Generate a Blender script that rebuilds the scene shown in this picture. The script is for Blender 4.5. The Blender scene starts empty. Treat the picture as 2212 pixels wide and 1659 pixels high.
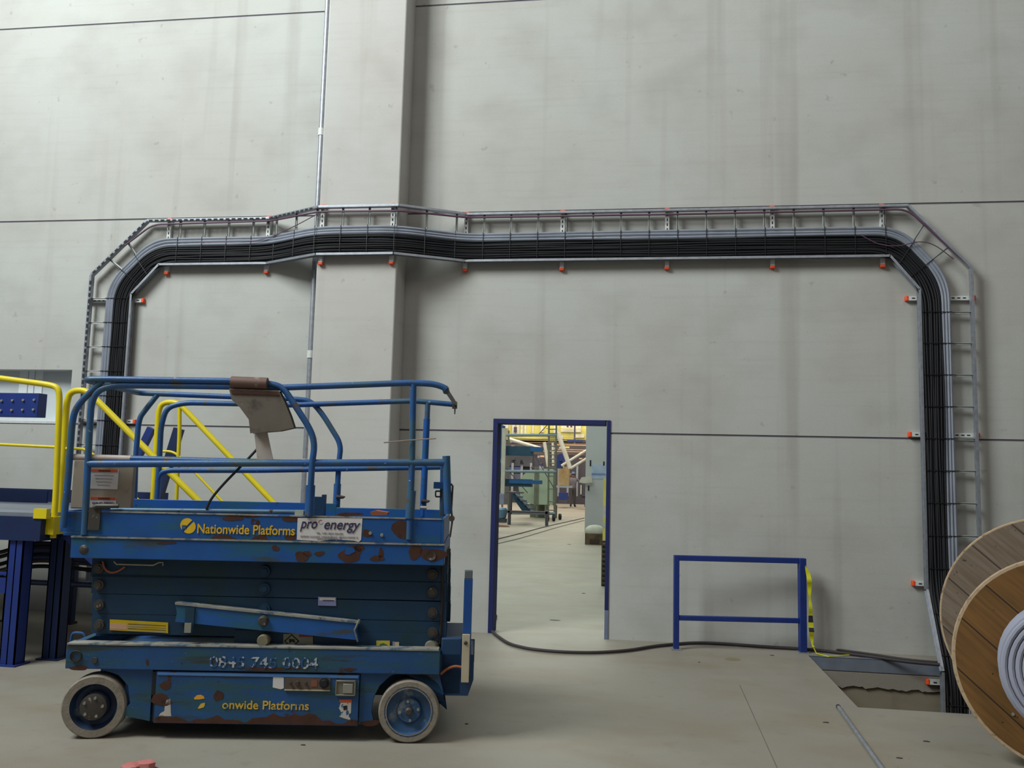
import bpy, math, random
from mathutils import Vector, Matrix
random.seed(7)
S = bpy.context.scene
COL = S.collection

# ------------------------------------------------------------------ camera, world, light, exposure
FPX, PITCH, YAW, ROLL, CAMH = 1865.0, 0.1044, -0.14683, 0.02468, 1.6
IW, IH = 2212, 1659
fw = Vector((math.sin(YAW)*math.cos(PITCH), math.cos(YAW)*math.cos(PITCH), math.sin(PITCH)))
rt0 = Vector((math.cos(YAW), -math.sin(YAW), 0)); up0 = rt0.cross(fw)
rt = math.cos(ROLL)*rt0 + math.sin(ROLL)*up0
up = -math.sin(ROLL)*rt0 + math.cos(ROLL)*up0
CAM = Vector((0, 0, CAMH))
cd = bpy.data.cameras.new('camera'); cam = bpy.data.objects.new('camera', cd); COL.objects.link(cam)
m3 = Matrix((rt, up, -fw)).transposed()
cam.matrix_world = Matrix.Translation(CAM) @ m3.to_4x4()
cd.sensor_width = 36; cd.lens = 36*FPX/IW; cd.clip_end = 300; cd.clip_start = .05
S.camera = cam

wd = bpy.data.worlds.new('world'); S.world = wd; wd.use_nodes = True
wd.node_tree.nodes['Background'].inputs[0].default_value = (.86, .87, .86, 1)
wd.node_tree.nodes['Background'].inputs[1].default_value = .092

def area(name, loc, target, size, energy, color, sy=None):
    l = bpy.data.lights.new(name, 'AREA'); l.energy = energy; l.color = color
    l.shape = 'RECTANGLE'; l.size = size; l.size_y = sy or size
    o = bpy.data.objects.new(name, l); COL.objects.link(o); o.location = loc
    o.rotation_euler = (Vector(target)-Vector(loc)).to_track_quat('-Z', 'Y').to_euler()
    return o
area('roof_light_left', (-8.0, 1.4, 11.0), (-1.2, 8.8, 6.2), 5.0, 1850, (.93, 1, .985))
area('roof_light_right', (4.5, 0.6, 11.0), (1.8, 8.8, 4), 5.0, 185, (1, .98, .93))
area('roof_light_front', (-2, -5, 9), (-1, 8, 1), 7.0, 90, (1, .88, .76))
area('hall_light_near', (-2.2, 13.0, 8.5), (-1.6, 13.0, 0), 6.0, 600, (.84, 1, .93), 8)
area('hall_light_middle', (-4, 26, 9.5), (-3.5, 27, 0), 8.0, 1350, (.9, 1, .88), 14)
area('hall_light_far', (-5, 45, 10), (-4.5, 47, 0), 12.0, 3300, (1, .90, .74), 18)
S.view_settings.view_transform = 'Standard'; S.view_settings.look = 'None'
S.view_settings.gamma = 1; S.view_settings.use_curve_mapping = False
S.view_settings.exposure = -0.12

# ------------------------------------------------------------------ pixel -> point helpers (on real planes)
def ray(px, py): return rt*((px-IW/2)/FPX) - up*((py-IH/2)/FPX) + fw
def atY(px, py, Y):
    d = ray(px, py); return CAM + d*(Y/d.y)
def onfloor(px, py, z=0):
    d = ray(px, py); return CAM + d*((z-CAMH)/d.z)

WY = 8.83                                      # face of the concrete wall
LTH = math.radians(10.27); LO = Vector((-3.135, 4.848, 0))
LU = Vector((math.cos(LTH), math.sin(LTH), 0)); LV = Vector((-math.sin(LTH), math.cos(LTH), 0))
def lp(px, py, v=0):                           # point in the scissor lift's own frame, at depth v
    d = ray(px, py); t = ((LO+LV*v-CAM).dot(LV))/d.dot(LV); P = CAM+d*t-LO
    return Vector((P.dot(LU), v, P.z))

# ------------------------------------------------------------------ materials
def lin(h):
    h = h.lstrip('#'); c = [int(h[i:i+2], 16)/255 for i in (0, 2, 4)]
    return [x/12.92 if x <= .04045 else ((x+.055)/1.055)**2.4 for x in c]
_mc = {}
def mat(name, col, rough=.6, metal=0, spots=None, var=.12, scale=6, bump=0, spot_scale=5, spot_amt=.62, streak=None, emit=0, bscale=60, spec=.5):
    """principled paint: colour varied by noise, optional worn spots of another colour"""
    if name in _mc: return _mc[name]
    m = bpy.data.materials.new(name); m.use_nodes = True; nt = m.node_tree; N = nt.nodes; L = nt.links
    b = N['Principled BSDF']; b.inputs['Roughness'].default_value = rough; b.inputs['Metallic'].default_value = metal
    b.inputs['Specular IOR Level'].default_value = spec
    tc = N.new('ShaderNodeTexCoord'); c = lin(col)
    mp = N.new('ShaderNodeMapping'); L.new(tc.outputs['Object'], mp.inputs[0])
    if streak: mp.inputs['Scale'].default_value = streak
    n1 = N.new('ShaderNodeTexNoise'); n1.inputs['Scale'].default_value = scale; n1.inputs['Detail'].default_value = 6
    L.new(mp.outputs[0], n1.inputs['Vector'])
    r = N.new('ShaderNodeValToRGB'); r.color_ramp.elements[0].position = .3; r.color_ramp.elements[1].position = .7
    r.color_ramp.elements[0].color = [x*(1-var) for x in c]+[1]; r.color_ramp.elements[1].color = [min(1, x*(1+var)) for x in c]+[1]
    L.new(n1.outputs['Fac'], r.inputs[0]); out = r.outputs[0]
    for k, sp in enumerate(spots or []):
        scol, ss, th, wid = sp[:4]
        n2 = N.new('ShaderNodeTexNoise'); n2.inputs['Scale'].default_value = ss; n2.inputs['Detail'].default_value = 5
        n2.inputs['Roughness'].default_value = .6
        off = N.new('ShaderNodeMapping'); off.inputs['Location'].default_value = (k*7.3+1, k*3.1, k*5.7)
        if len(sp) > 4: off.inputs['Scale'].default_value = sp[4]
        L.new(tc.outputs['Object'], off.inputs[0]); L.new(off.outputs[0], n2.inputs['Vector'])
        rr = N.new('ShaderNodeValToRGB'); rr.color_ramp.elements[0].position = th; rr.color_ramp.elements[1].position = th+wid
        L.new(n2.outputs['Fac'], rr.inputs[0])
        mx = N.new('ShaderNodeMix'); mx.data_type = 'RGBA'; L.new(rr.outputs[0], mx.inputs[0])
        L.new(out, mx.inputs[6]); mx.inputs[7].default_value = lin(scol)+[1]; out = mx.outputs[2]
    L.new(out, b.inputs['Base Color'])
    if emit:
        L.new(out, b.inputs['Emission Color']); b.inputs['Emission Strength'].default_value = emit
    if bump:
        n3 = N.new('ShaderNodeTexNoise'); n3.inputs['Scale'].default_value = bscale; n3.inputs['Detail'].default_value = 4
        L.new(tc.outputs['Object'], n3.inputs['Vector'])
        bp = N.new('ShaderNodeBump'); bp.inputs['Strength'].default_value = bump; bp.inputs['Distance'].default_value = .01
        L.new(n3.outputs['Fac'], bp.inputs['Height']); L.new(bp.outputs[0], b.inputs['Normal'])
    _mc[name] = m; return m

def concrete(name, base, stain, light, streaks=True, floor=False):
    m = bpy.data.materials.new(name); m.use_nodes = True; nt = m.node_tree; N = nt.nodes; L = nt.links
    b = N['Principled BSDF']; b.inputs['Roughness'].default_value = .5 if floor else .85
    b.inputs['Specular IOR Level'].default_value = .35 if floor else .2
    tc = N.new('ShaderNodeTexCoord')
    def noise(sc, det, mscale, lo, hi, off=0):
        mp = N.new('ShaderNodeMapping'); mp.inputs['Scale'].default_value = mscale; mp.inputs['Location'].default_value = (off, off, off)
        L.new(tc.outputs['Object'], mp.inputs[0])
        n = N.new('ShaderNodeTexNoise'); n.inputs['Scale'].default_value = sc; n.inputs['Detail'].default_value = det
        L.new(mp.outputs[0], n.inputs['Vector'])
        r = N.new('ShaderNodeMapRange'); r.inputs[1].default_value = lo; r.inputs[2].default_value = hi; r.clamp = True
        L.new(n.outputs['Fac'], r.inputs[0]); return r.outputs[0], n
    def mix(fac, a, colr, amt):
        mu = N.new('ShaderNodeMath'); mu.operation = 'MULTIPLY'; L.new(fac, mu.inputs[0]); mu.inputs[1].default_value = amt
        mx = N.new('ShaderNodeMix'); mx.data_type = 'RGBA'; L.new(mu.outputs[0], mx.inputs[0])
        if isinstance(a, list): mx.inputs[6].default_value = a+[1]
        else: L.new(a, mx.inputs[6])
        mx.inputs[7].default_value = lin(colr)+[1]; return mx.outputs[2]
    f1, _ = noise(.7, 5, (1, 1, 1), .38, .68)
    out = mix(f1, lin(base), light, .7)
    f2, _ = noise(1.9, 9, (1, 1, 1.3), .47, .74, 4)
    out = mix(f2, out, stain, .27)
    if streaks:
        f3, _ = noise(1.0, 6, (3.4, 1, .12), .58, .72, 9); out = mix(f3, out, stain, .40)
        f4, _ = noise(1.0, 8, (1.2, 1, 24), .52, .70, 2); out = mix(f4, out, stain, .10)
        f6, _ = noise(9, 3, (1, 1, 1), .70, .76, 6); out = mix(f6, out, '8a857a', .35)
    if floor:
        f3, _ = noise(1.6, 9, (.8, 1.6, 1), .48, .75, 11); out = mix(f3, out, '8a7c66', .6)
        f4, _ = noise(7, 6, (1, 1, 1), .60, .78, 21); out = mix(f4, out, '7d7362', .4)
        f5, _ = noise(30, 2, (1, 1, 1), .72, .78, 3); out = mix(f5, out, '5d564c', .5)
    f7, nf = noise(160, 2, (1, 1, 1), .35, .65, 1); out = mix(f7, out, stain, .14)
    L.new(out, b.inputs['Base Color'])
    bp = N.new('ShaderNodeBump'); bp.inputs['Strength'].default_value = .12; bp.inputs['Distance'].default_value = .01
    L.new(nf.outputs['Fac'], bp.inputs['Height']); L.new(bp.outputs[0], b.inputs['Normal'])
    return m

M = {}
M['wall'] = concrete('concrete_wall', 'b9b8b3', '96918a', 'c0c3c0')
M['pillar'] = concrete('concrete_pillar', 'bfbcb8', '9f9b93', 'c6c6c4')
M['pit'] = concrete('rough_concrete', '8b8170', '5a5145', '9a9080')
M['floor'] = concrete('concrete_floor', '948e84', '7a715f', '9f9a8e', False, True)
M['joint'] = mat('joint_sealant', '6a6570', .9)
M['galv'] = mat('galvanised_steel', 'a3a7b0', .42, .6, var=.15, scale=20)
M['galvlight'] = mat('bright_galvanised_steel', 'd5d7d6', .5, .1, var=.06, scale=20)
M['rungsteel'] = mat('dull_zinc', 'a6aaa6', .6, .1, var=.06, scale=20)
M['slot'] = mat('slot_shadow', '2a2b30', .9)
M['orange'] = mat('orange_plastic', 'f0562a', .5)
M['blackcable'] = mat('black_cable_sheath', '14151b', .72, var=.3, scale=3)
M['greycable'] = mat('grey_cable_sheath', '868c99', .5, var=.1)
M['tie'] = mat('black_nylon', '15161c', .5)
M['purple'] = mat('purple_wire_sheath', '5e4258', .5)
M['blue'] = mat('worn_blue_paint', '1d4c80', .5, 0, [('27505f', 3, .46, .14, (.7, 1, 4)), ('2f3a3b', 2.2, .56, .10, (.7, 1, 7)), ('96a3ab', 12, .74, .03, (5, 1, .7)), ('7f8e96', 46, .70, .05), ('3b2a26', 9, .66, .03)], .2, 3, .1)
M['blueclean'] = mat('platform_blue_paint', '1b549a', .45, 0, [('245a78', 3, .50, .12, (1, 1, 2.5)), ('3a4650', 1.9, .60, .07, (1, 1, 4)), ('a4afb8', 12, .75, .03, (5, 1, .7)), ('93a2ad', 40, .74, .04), ('3b2622', 7, .715, .02)], .12, 4, .06)
M['bluearm'] = mat('shaded_dirty_blue_arm_paint', '0e3654', .6, 0, [('15383f', 3, .5, .2), ('35302a', 12, .72, .05)], .15, 3, .1)  # base colour darkened for the shade inside the scissor stack; spots are dirt
M['bluerail'] = mat('scuffed_blue_rail_paint', '2b5890', .42, 0, [('3d6078', 3, .47, .12), ('55504c', 12, .59, .05), ('a7a9a6', 24, .68, .03)], .15, 5, .08)
M['rust'] = mat('rust_patch', '4a2b20', .85, 0, [('2f1c18', 20, .55, .15)], .2, 14)
M['lip'] = mat('bare_steel_lip', '9a9890', .55, .2, [('5a6b7a', 12, .5, .1), ('6a4a38', 20, .66, .05)], .2, 8)
M['navy'] = mat('navy_blue_paint', '183078', .5, var=.1)
M['navydark'] = mat('dark_navy_paint', '14264f', .5, var=.12)
M['yellow'] = mat('yellow_rail_paint', 'dcc81e', .38, var=.06)
M['yellowtext'] = mat('yellow_lettering', 'e3b321', .6, 0, [('b98f1f', 30, .6, .1)])
M['yellowworn'] = mat('worn_yellow_lettering', 'd3ae3a', .7, 0, [('2c5c80', 22, .57, .05)])
M['whiteworn'] = mat('worn_white_lettering', 'aeb3ba', .7, 0, [('1d4c80', 26, .475, .03)])
M['white'] = mat('white_sticker', 'd8d3d2', .6, var=.04)
M['whitedirty'] = mat('dirty_white_paint', 'b7aaa0', .6, 0, [('8f8176', 10, .55, .1)])
M['ink'] = mat('dark_ink', '35315a', .7); M['greyink'] = mat('grey_ink', '8b878f', .7)
M['warn'] = mat('orange_warning_band', 'cf5a33', .6); M['blackink'] = mat('black_ink', '1d1a1e', .7)
M['tyre'] = mat('grey_rubber_tyre', '8d8478', .85, 0, [('7c7468', 12, .5, .15), ('6a6a72', 30, .66, .1)], .08, 8, .2)
M['rim'] = mat('blue_wheel_rim', '31557c', .5, 0, [('7e8791', 9, .56, .12), ('27303c', 5, .6, .1)], .2, 8)
M['rimdark'] = mat('dark_wheel_rim', '223552', .55, 0, [('5f6a78', 9, .62, .1)], .2, 8)
M['hub'] = mat('greasy_steel_hub', '4a4541', .55, .3, [('8d8478', 30, .62, .05)])
M['bolt'] = mat('steel_bolt', '9a9a92', .5, .4)
M['black'] = mat('black_paint', '17181c', .6)
M['tan'] = mat('beige_steel_box', '9b8f80', .7, 0, [('7d7266', 6, .55, .15)], .08, 4)
M['brownplate'] = mat('grimy_brown_steel', '6a6258', .7, 0, [('463b36', 6, .55, .12), ('858055', 14, .66, .05)], .15, 6)
M['cream'] = mat('cream_painted_steel', 'bcb199', .6, 0, [('8b8069', 14, .6, .1)])
M['wood'] = None
M['rubberorange'] = mat('orange_hose', 'a35c33', .6)
M['hazyellow'] = mat('hazard_tape_yellow', 'c9c61f', .5)
M['pink'] = mat('pink_crumbled_brick', 'c0736f', .9, 0, [('a8a29a', 20, .58, .1)])
M['sheet'] = mat('pale_grey_sheet', 'ccd3d6', .4, var=.04)
M['sheethighlight'] = mat('painted_highlight_strip', 'e8edf0', .3, var=.02)

def wood(name, c1, c2, c3, scale):
    m = bpy.data.materials.new(name); m.use_nodes = True; nt = m.node_tree; N = nt.nodes; L = nt.links
    b = N['Principled BSDF']; b.inputs['Roughness'].default_value = .65
    tc = N.new('ShaderNodeTexCoord'); mp = N.new('ShaderNodeMapping')
    mp.inputs['Rotation'].default_value = (0, math.radians(-42), 0)
    L.new(tc.outputs['Object'], mp.inputs[0])
    mp2 = N.new('ShaderNodeMapping'); mp2.inputs['Scale'].default_value = (1.2, 6, 16); L.new(mp.outputs[0], mp2.inputs[0])
    n = N.new('ShaderNodeTexNoise'); n.inputs['Scale'].default_value = 2.2; n.inputs['Detail'].default_value = 7; L.new(mp2.outputs[0], n.inputs['Vector'])
    r = N.new('ShaderNodeValToRGB'); e = r.color_ramp.elements; e[0].position = .3; e[0].color = lin(c2)+[1]; e[1].position = .68; e[1].color = lin(c1)+[1]
    L.new(n.outputs['Fac'], r.inputs[0])
    sx = N.new('ShaderNodeSeparateXYZ'); L.new(mp.outputs[0], sx.inputs[0])
    mu = N.new('ShaderNodeMath'); mu.operation = 'MULTIPLY'; mu.inputs[1].default_value = scale; L.new(sx.outputs[2], mu.inputs[0])
    fr = N.new('ShaderNodeMath'); fr.operation = 'FRACT'; L.new(mu.outputs[0], fr.inputs[0])
    lt = N.new('ShaderNodeMath'); lt.operation = 'LESS_THAN'; lt.inputs[1].default_value = .035; L.new(fr.outputs[0], lt.inputs[0])
    mx = N.new('ShaderNodeMix'); mx.data_type = 'RGBA'; L.new(lt.outputs[0], mx.inputs[0]); L.new(r.outputs[0], mx.inputs[6]); mx.inputs[7].default_value = lin(c3)+[1]
    n2 = N.new('ShaderNodeTexNoise'); n2.inputs['Scale'].default_value = 30; n2.inputs['Detail'].default_value = 2; L.new(tc.outputs['Object'], n2.inputs['Vector'])
    r2 = N.new('ShaderNodeValToRGB'); r2.color_ramp.elements[0].position = .70; r2.color_ramp.elements[1].position = .74; L.new(n2.outputs['Fac'], r2.inputs[0])
    mx2 = N.new('ShaderNodeMix'); mx2.data_type = 'RGBA'; L.new(r2.outputs[0], mx2.inputs[0]); L.new(mx.outputs[2], mx2.inputs[6]); mx2.inputs[7].default_value = lin(c3)+[1]
    L.new(mx2.outputs[2], b.inputs['Base Color']); return m
M['wood'] = wood('varnished_brown_plank', '80592a', '5f421c', '2f1f14', 4.2)
M['woodgrey'] = wood('weathered_grey_plank', '837467', '685846', '43372e', 3.6)
M['woodedge'] = mat('pale_plywood_edge', 'b9a083', .8, 0, [('8d755c', 22, .55, .1)], .12, 20)

# ------------------------------------------------------------------ mesh builder
class MB:
    def __init__(s): s.v = []; s.f = []; s.m = []; s.s = []
    def add(s, vs, fs, mi=0, smooth=False):
        o = len(s.v); s.v += [tuple(x) for x in vs]
        for f in fs: s.f.append(tuple(i+o for i in f)); s.m.append(mi); s.s.append(smooth)
        return s
    def box(s, x0, x1, y0, y1, z0, z1, mi=0):
        v = [(x, y, z) for x in (x0, x1) for y in (y0, y1) for z in (z0, z1)]
        return s.add(v, [(0, 1, 3, 2), (4, 6, 7, 5), (0, 4, 5, 1), (2, 3, 7, 6), (0, 2, 6, 4), (1, 5, 7, 3)], mi)
    def prism(s, pts, d, mi=0):                # polygon + extrusion vector
        n = len(pts); d = Vector(d); a = [Vector(p) for p in pts]; b = [p+d for p in a]
        fs = [tuple(range(n)), tuple(range(2*n-1, n-1, -1))]+[(i, (i+1) % n, n+(i+1) % n, n+i) for i in range(n)]
        return s.add(a+b, fs, mi)
    def bar(s, p, q, w, h, mi=0, upv=(0, 0, 1)):   # rectangular bar from p to q; w across, h along upv
        p = Vector(p); q = Vector(q); t = (q-p).normalized(); u = Vector(upv)
        if abs(t.dot(u)) > .98: u = Vector((0, 1, 0))
        sd = t.cross(u).normalized(); u = sd.cross(t).normalized()
        c = [sd*(a*w/2)+u*(b*h/2) for a, b in ((-1, -1), (1, -1), (1, 1), (-1, 1))]
        return s.add([p+x for x in c]+[q+x for x in c], [(3, 2, 1, 0), (4, 5, 6, 7), (0, 1, 5, 4), (1, 2, 6, 5), (2, 3, 7, 6), (3, 0, 4, 7)], mi)
    def tube(s, pts, r, n=10, mi=0, caps=True):
        P = [Vector(p) for p in pts]; P = [p for i, p in enumerate(P) if i == 0 or (p-P[i-1]).length > 1e-5]
        T = []
        for i in range(len(P)):
            a = P[max(i-1, 0)]; b = P[min(i+1, len(P)-1)]; T.append((b-a).normalized())
        u = Vector((0, 0, 1)) if abs(T[0].z) < .9 else Vector((0, 1, 0))
        u = (u-T[0]*u.dot(T[0])).normalized(); vs = []
        for i, p in enumerate(P):
            u = (u-T[i]*u.dot(T[i])).normalized(); w = T[i].cross(u)
            rr = r(i/(len(P)-1)) if callable(r) else r
            for k in range(n):
                a = 2*math.pi*k/n; vs.append(p+(u*math.cos(a)+w*math.sin(a))*rr)
        fs = [(i*n+k, i*n+(k+1) % n, (i+1)*n+(k+1) % n, (i+1)*n+k) for i in range(len(P)-1) for k in range(n)]
        s.add(vs, fs, mi, True)
        if caps:
            o = len(s.v)-len(vs)
            s.f.append(tuple(o+k for k in range(n-1, -1, -1))); s.m.append(mi); s.s.append(False)
            e = o+(len(P)-1)*n; s.f.append(tuple(e+k for k in range(n))); s.m.append(mi); s.s.append(False)
        return s
    def cyl(s, p, q, r, n=20, mi=0): return s.tube([p, q], r, n, mi)
    def lathe(s, prof, c, ax=(0, 1, 0), n=40, mi=0, smooth=True):   # prof: (along axis, radius)
        ax = Vector(ax).normalized(); u = Vector((0, 0, 1)) if abs(ax.z) < .9 else Vector((1, 0, 0))
        u = (u-ax*u.dot(ax)).normalized(); w = ax.cross(u); c = Vector(c); vs = []
        for h, r in prof:
            for k in range(n):
                a = 2*math.pi*k/n; vs.append(c+ax*h+(u*math.cos(a)+w*math.sin(a))*max(r, 1e-4))
        fs = [(i*n+k, (i+1)*n+k, (i+1)*n+(k+1) % n, i*n+(k+1) % n) for i in range(len(prof)-1) for k in range(n)]
        return s.add(vs, fs, mi, smooth)
    def build(s, name, mats, parent=None, bevel=0, sub=0):
        me = bpy.data.meshes.new(name); me.from_pydata(s.v, [], s.f)
        if not isinstance(mats, (list, tuple)): mats = [mats]
        for m in mats: me.materials.append(M[m] if isinstance(m, str) else m)
        for p, mi, sm in zip(me.polygons, s.m, s.s): p.material_index = mi; p.use_smooth = sm
        me.validate(); me.update(); me.set_sharp_from_angle(angle=math.radians(38))
        o = bpy.data.objects.new(name, me); COL.objects.link(o)
        if parent: o.parent = parent
        if bevel:
            b = o.modifiers.new('bevel', 'BEVEL'); b.width = bevel; b.segments = 2; b.limit_method = 'ANGLE'; b.angle_limit = math.radians(50)
        return o
def fillet(pts, r, n=6):
    P = [Vector(p) for p in pts]; out = [P[0]]
    for i in range(1, len(P)-1):
        a, b, c = P[i-1], P[i], P[i+1]
        ra = min(r, (a-b).length*.49); rc = min(r, (c-b).length*.49)
        p = b+(a-b).normalized()*ra; q = b+(c-b).normalized()*rc
        for k in range(n+1):
            t = k/n; out.append(p*(1-t)**2+b*2*t*(1-t)+q*t*t)
    out.append(P[-1]); return out
def tag(o, label=None, cat=None, group=None, kind=None):
    if label: o['label'] = label
    if cat: o['category'] = cat
    if group: o['group'] = group
    if kind: o['kind'] = kind
    return o
def empty(name, loc, rz=0, label=None, cat=None, group=None):
    o = bpy.data.objects.new(name, None); COL.objects.link(o); o.location = loc; o.rotation_euler = (0, 0, rz)
    o.empty_display_size = .1
    return tag(o, label, cat, group)
def text(name, s, mtl, loc, width, parent, height=None, shear=0, bold=0, rot=(math.pi/2, 0, 0), spacing=1):
    c = bpy.data.curves.new(name, 'FONT'); c.body = s; c.size = 1; c.shear = shear; c.extrude = 0.004; c.offset = bold; c.space_character = spacing
    t = bpy.data.objects.new(name, c); COL.objects.link(t)
    bpy.context.view_layer.update()
    me = bpy.data.meshes.new_from_object(t.evaluated_get(bpy.context.evaluated_depsgraph_get()))
    bpy.data.objects.remove(t)
    xs = [v.co.x for v in me.vertices]; ys = [v.co.y for v in me.vertices]
    w = max(xs)-min(xs); h = max(ys)-min(ys); sx = width/w; sy = height/h if height else sx
    for v in me.vertices: v.co = ((v.co.x-min(xs))*sx, (v.co.y-min(ys))*sy, v.co.z*.2)
    me.materials.clear(); me.materials.append(M[mtl])
    o = bpy.data.objects.new(name, me); COL.objects.link(o); o.location = loc; o.rotation_euler = rot
    if parent: o.parent = parent
    return o

# ------------------------------------------------------------------ setting
JZ = (2.04, 4.375, 6.74); JH = .0095
DX0, DX1, DZ = -1.485, -.285, 2.172
WX = -6.31
def grid_wall(x0, x1, xc, zc, hole):
    b = MB(); xs = sorted([x0, x1]+xc); zs = sorted(zc)
    for i in range(len(xs)-1):
        for k in range(len(zs)-1):
            cx = (xs[i]+xs[i+1])/2; cz = (zs[k]+zs[k+1])/2
            if hole(cx, cz): continue
            jt = any(abs(cz-j) < JH for j in JZ)
            b.box(xs[i], xs[i+1], WY+(.008 if jt else 0), WY+.2, zs[k], zs[k+1], 1 if jt else 0)
    return b
zc = [-.02, 2.65, DZ, 9.2]+[j-JH for j in JZ]+[j+JH for j in JZ]
w = grid_wall(-11, 7, [DX0, DX1, WX], zc, lambda x, z: (DX0 < x < DX1 and z < DZ) or (x < WX and JZ[0]+JH < z < 2.65))
tag(w.build('wall_back', ['wall', 'joint']), kind='structure')
p = MB(); p.box(-3.36, -2.487, 8.48, WY, 0, 9.2)
tag(p.build('wall_pillar', 'pillar', bevel=.018), kind='structure')
# floor with the rectangular cable pit left open
PX0, PX1, PY0, PY1 = 1.575, 3.15, 6.70, 8.50
f = MB()
for (a, b_, c, d) in ((-14, PX0, -4, 70), (PX1, 9, -4, 70), (PX0, PX1, -4, PY0), (PX0, PX1, PY1, 70)):
    f.box(a, b_, c, d, -.12, 0)
tag(f.build('floor', 'floor'), kind='structure')
f = MB()
f.box(PX0-.15, PX1+.15, PY1, PY1+.15, -1.0, -.121); f.box(PX0-.15, PX1+.15, PY0-.15, PY0, -1.0, -.121)
f.box(PX0-.15, PX0, PY0, PY1, -1.0, -.121); f.box(PX1, PX1+.15, PY0, PY1, -1.0, -.121)
f.box(PX0-.15, PX1+.15, PY0-.15, PY1+.15, -1.1, -1.0)
tag(f.build('floor_pit', 'pit'), kind='structure')
# broken edge of the slab over the rough pit wall
f = MB(); pts = [(PX0+.02, PY1-.001, -.12), (PX0+.02, PY1-.001, -.24)]
x = PX0+.02
while x < PX1-.1:
    x += random.uniform(.015, .06); pts.append((x, PY1-.001, -.25-random.uniform(-.014, .016)))
pts += [(PX1, PY1-.001, -.25), (PX1, PY1-.001, -.12)]
f.prism(pts, (0, -.02, 0)); tag(f.build('trim_1', concrete('slab_edge', '908a80', '6e675c', '9a958b', False)), kind='structure')
f = MB(); f.box(PX0, PX1, PY1-.012, PY1, -.11, .004); f.box(PX0, PX1, PY1-.012, PY1+.05, 0, .005)
tag(f.build('trim_2', mat('grey_edge_angle', '7f8796', .45, .3)), kind='structure')
f = MB()                                       # thin saw cuts in the slab
def cut(px0, py0, px1, py1, w=.006):
    f.bar(onfloor(px0, py0, .0005), onfloor(px1, py1, .0005), w, .001, 0)
cut(1598, 1480, 1720, 1750); cut(1105, 1400, 1105, 1400.5)
tag(f.build('trim_3', mat('saw_cut', '6f6a5e', .9)), kind='structure')

# doorway frame
d = MB(); T = .05
d.box(DX0-.005, DX0+.045, WY-.012, WY+.21, 0, DZ); d.box(DX1-.034, DX1+.005, WY-.012, WY+.21, .28, DZ)
d.box(DX1-.034, DX1+.005, WY-.012, WY+.21, 0, .28, 1)
d.box(DX0+.045, DX1-.045, WY-.012, WY+.21, DZ-.05, DZ)
tag(d.build('door_1', [mat('doorframe_blue', '121e5a', .7), mat('primer_grey', '6f7690', .6)], bevel=.003), kind='structure')
# window opening on the left: pale sheet behind
d = MB(); d.box(-11, WX, WY+.17, WY+.2, 2.05, 2.65)
win = tag(d.build('window_1', 'sheet'), kind='structure')
d = MB()
for a, b_ in ((40, 58), (60, 72), (74, 90)):
    p0 = atY(a, 850, WY+.16).x; p1 = atY(b_, 850, WY+.16).x
    d.box(p0, p1, WY+.155, WY+.169, 2.3, 2.65)
d.build('window_highlight', 'sheethighlight', win)  # thin white strips painted in for the bright highlights on the sheet
d = MB(); d.box(-11, WX, WY-.004, WY+.17, 2.04, 2.065); d.build('window_sill', 'galvlight', win)
# hall end wall far beyond the doorway
d = MB(); d.box(-22, 12, 62, 62.3, 0, 9)
tag(d.build('wall_far', mat('cream_far_wall', 'd9cf9a', .8)), kind='structure')

# ------------------------------------------------------------------ cable ladder round the doorway
RF = WY-.085; RP = 8.48-.085
def w(px, py, Y): return atY(px, py, Y)
inn = [w(285, 635, RF), w(345, 570, RF), w(578, 568, RF), w(685, 547, RP), w(850, 547, RP), w(1005, 565, RF), w(1922, 553, RF), w(1985, 625, RF)]
out = [w(200, 595, RF), w(320, 478, RF), w(585, 470, RF), w(690, 450, RP), w(862, 448, RP), w(1008, 465, RF), w(1960, 446, RF), w(2095, 580, RF)]
# true verticals and level runs
zi = sum(p.z for p in inn[1:7])/6; zo = sum(p.z for p in out[1:7])/6
for p in inn[1:7]: p.z = zi
for p in out[1:7]: p.z = zo
xl_i, xl_o, xr_i, xr_o = inn[0].x, out[0].x, inn[-1].x, out[-1].x
xr_i = 2.695; inn[-1].x = xr_i; xr_o = w(2105, 870, RF).x; out[-1].x = xr_o
inn = [Vector((xl_i, RF, .35))]+inn+[Vector((xr_i, RF, .62)), Vector((xr_i, 8.37, -.05)), Vector((xr_i, 8.37, -.98))]
out = [Vector((xl_o, RF, .35))]+out+[Vector((xr_o, RF, .62)), Vector((xr_o, 8.37, -.05)), Vector((xr_o, 8.37, -.98))]
lad = empty('cable_ladder', (inn[0].x, WY, .35), 0, 'galvanised cable ladder arching over the doorway on the concrete wall', 'cable ladder')
LI = lad.matrix_world
def ladder_part(mb, name, mats):
    o = mb.build(name, mats); o.parent = lad; o.matrix_parent_inverse = Matrix.Translation(-Vector((inn[0].x, WY, .35))); return o
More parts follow.
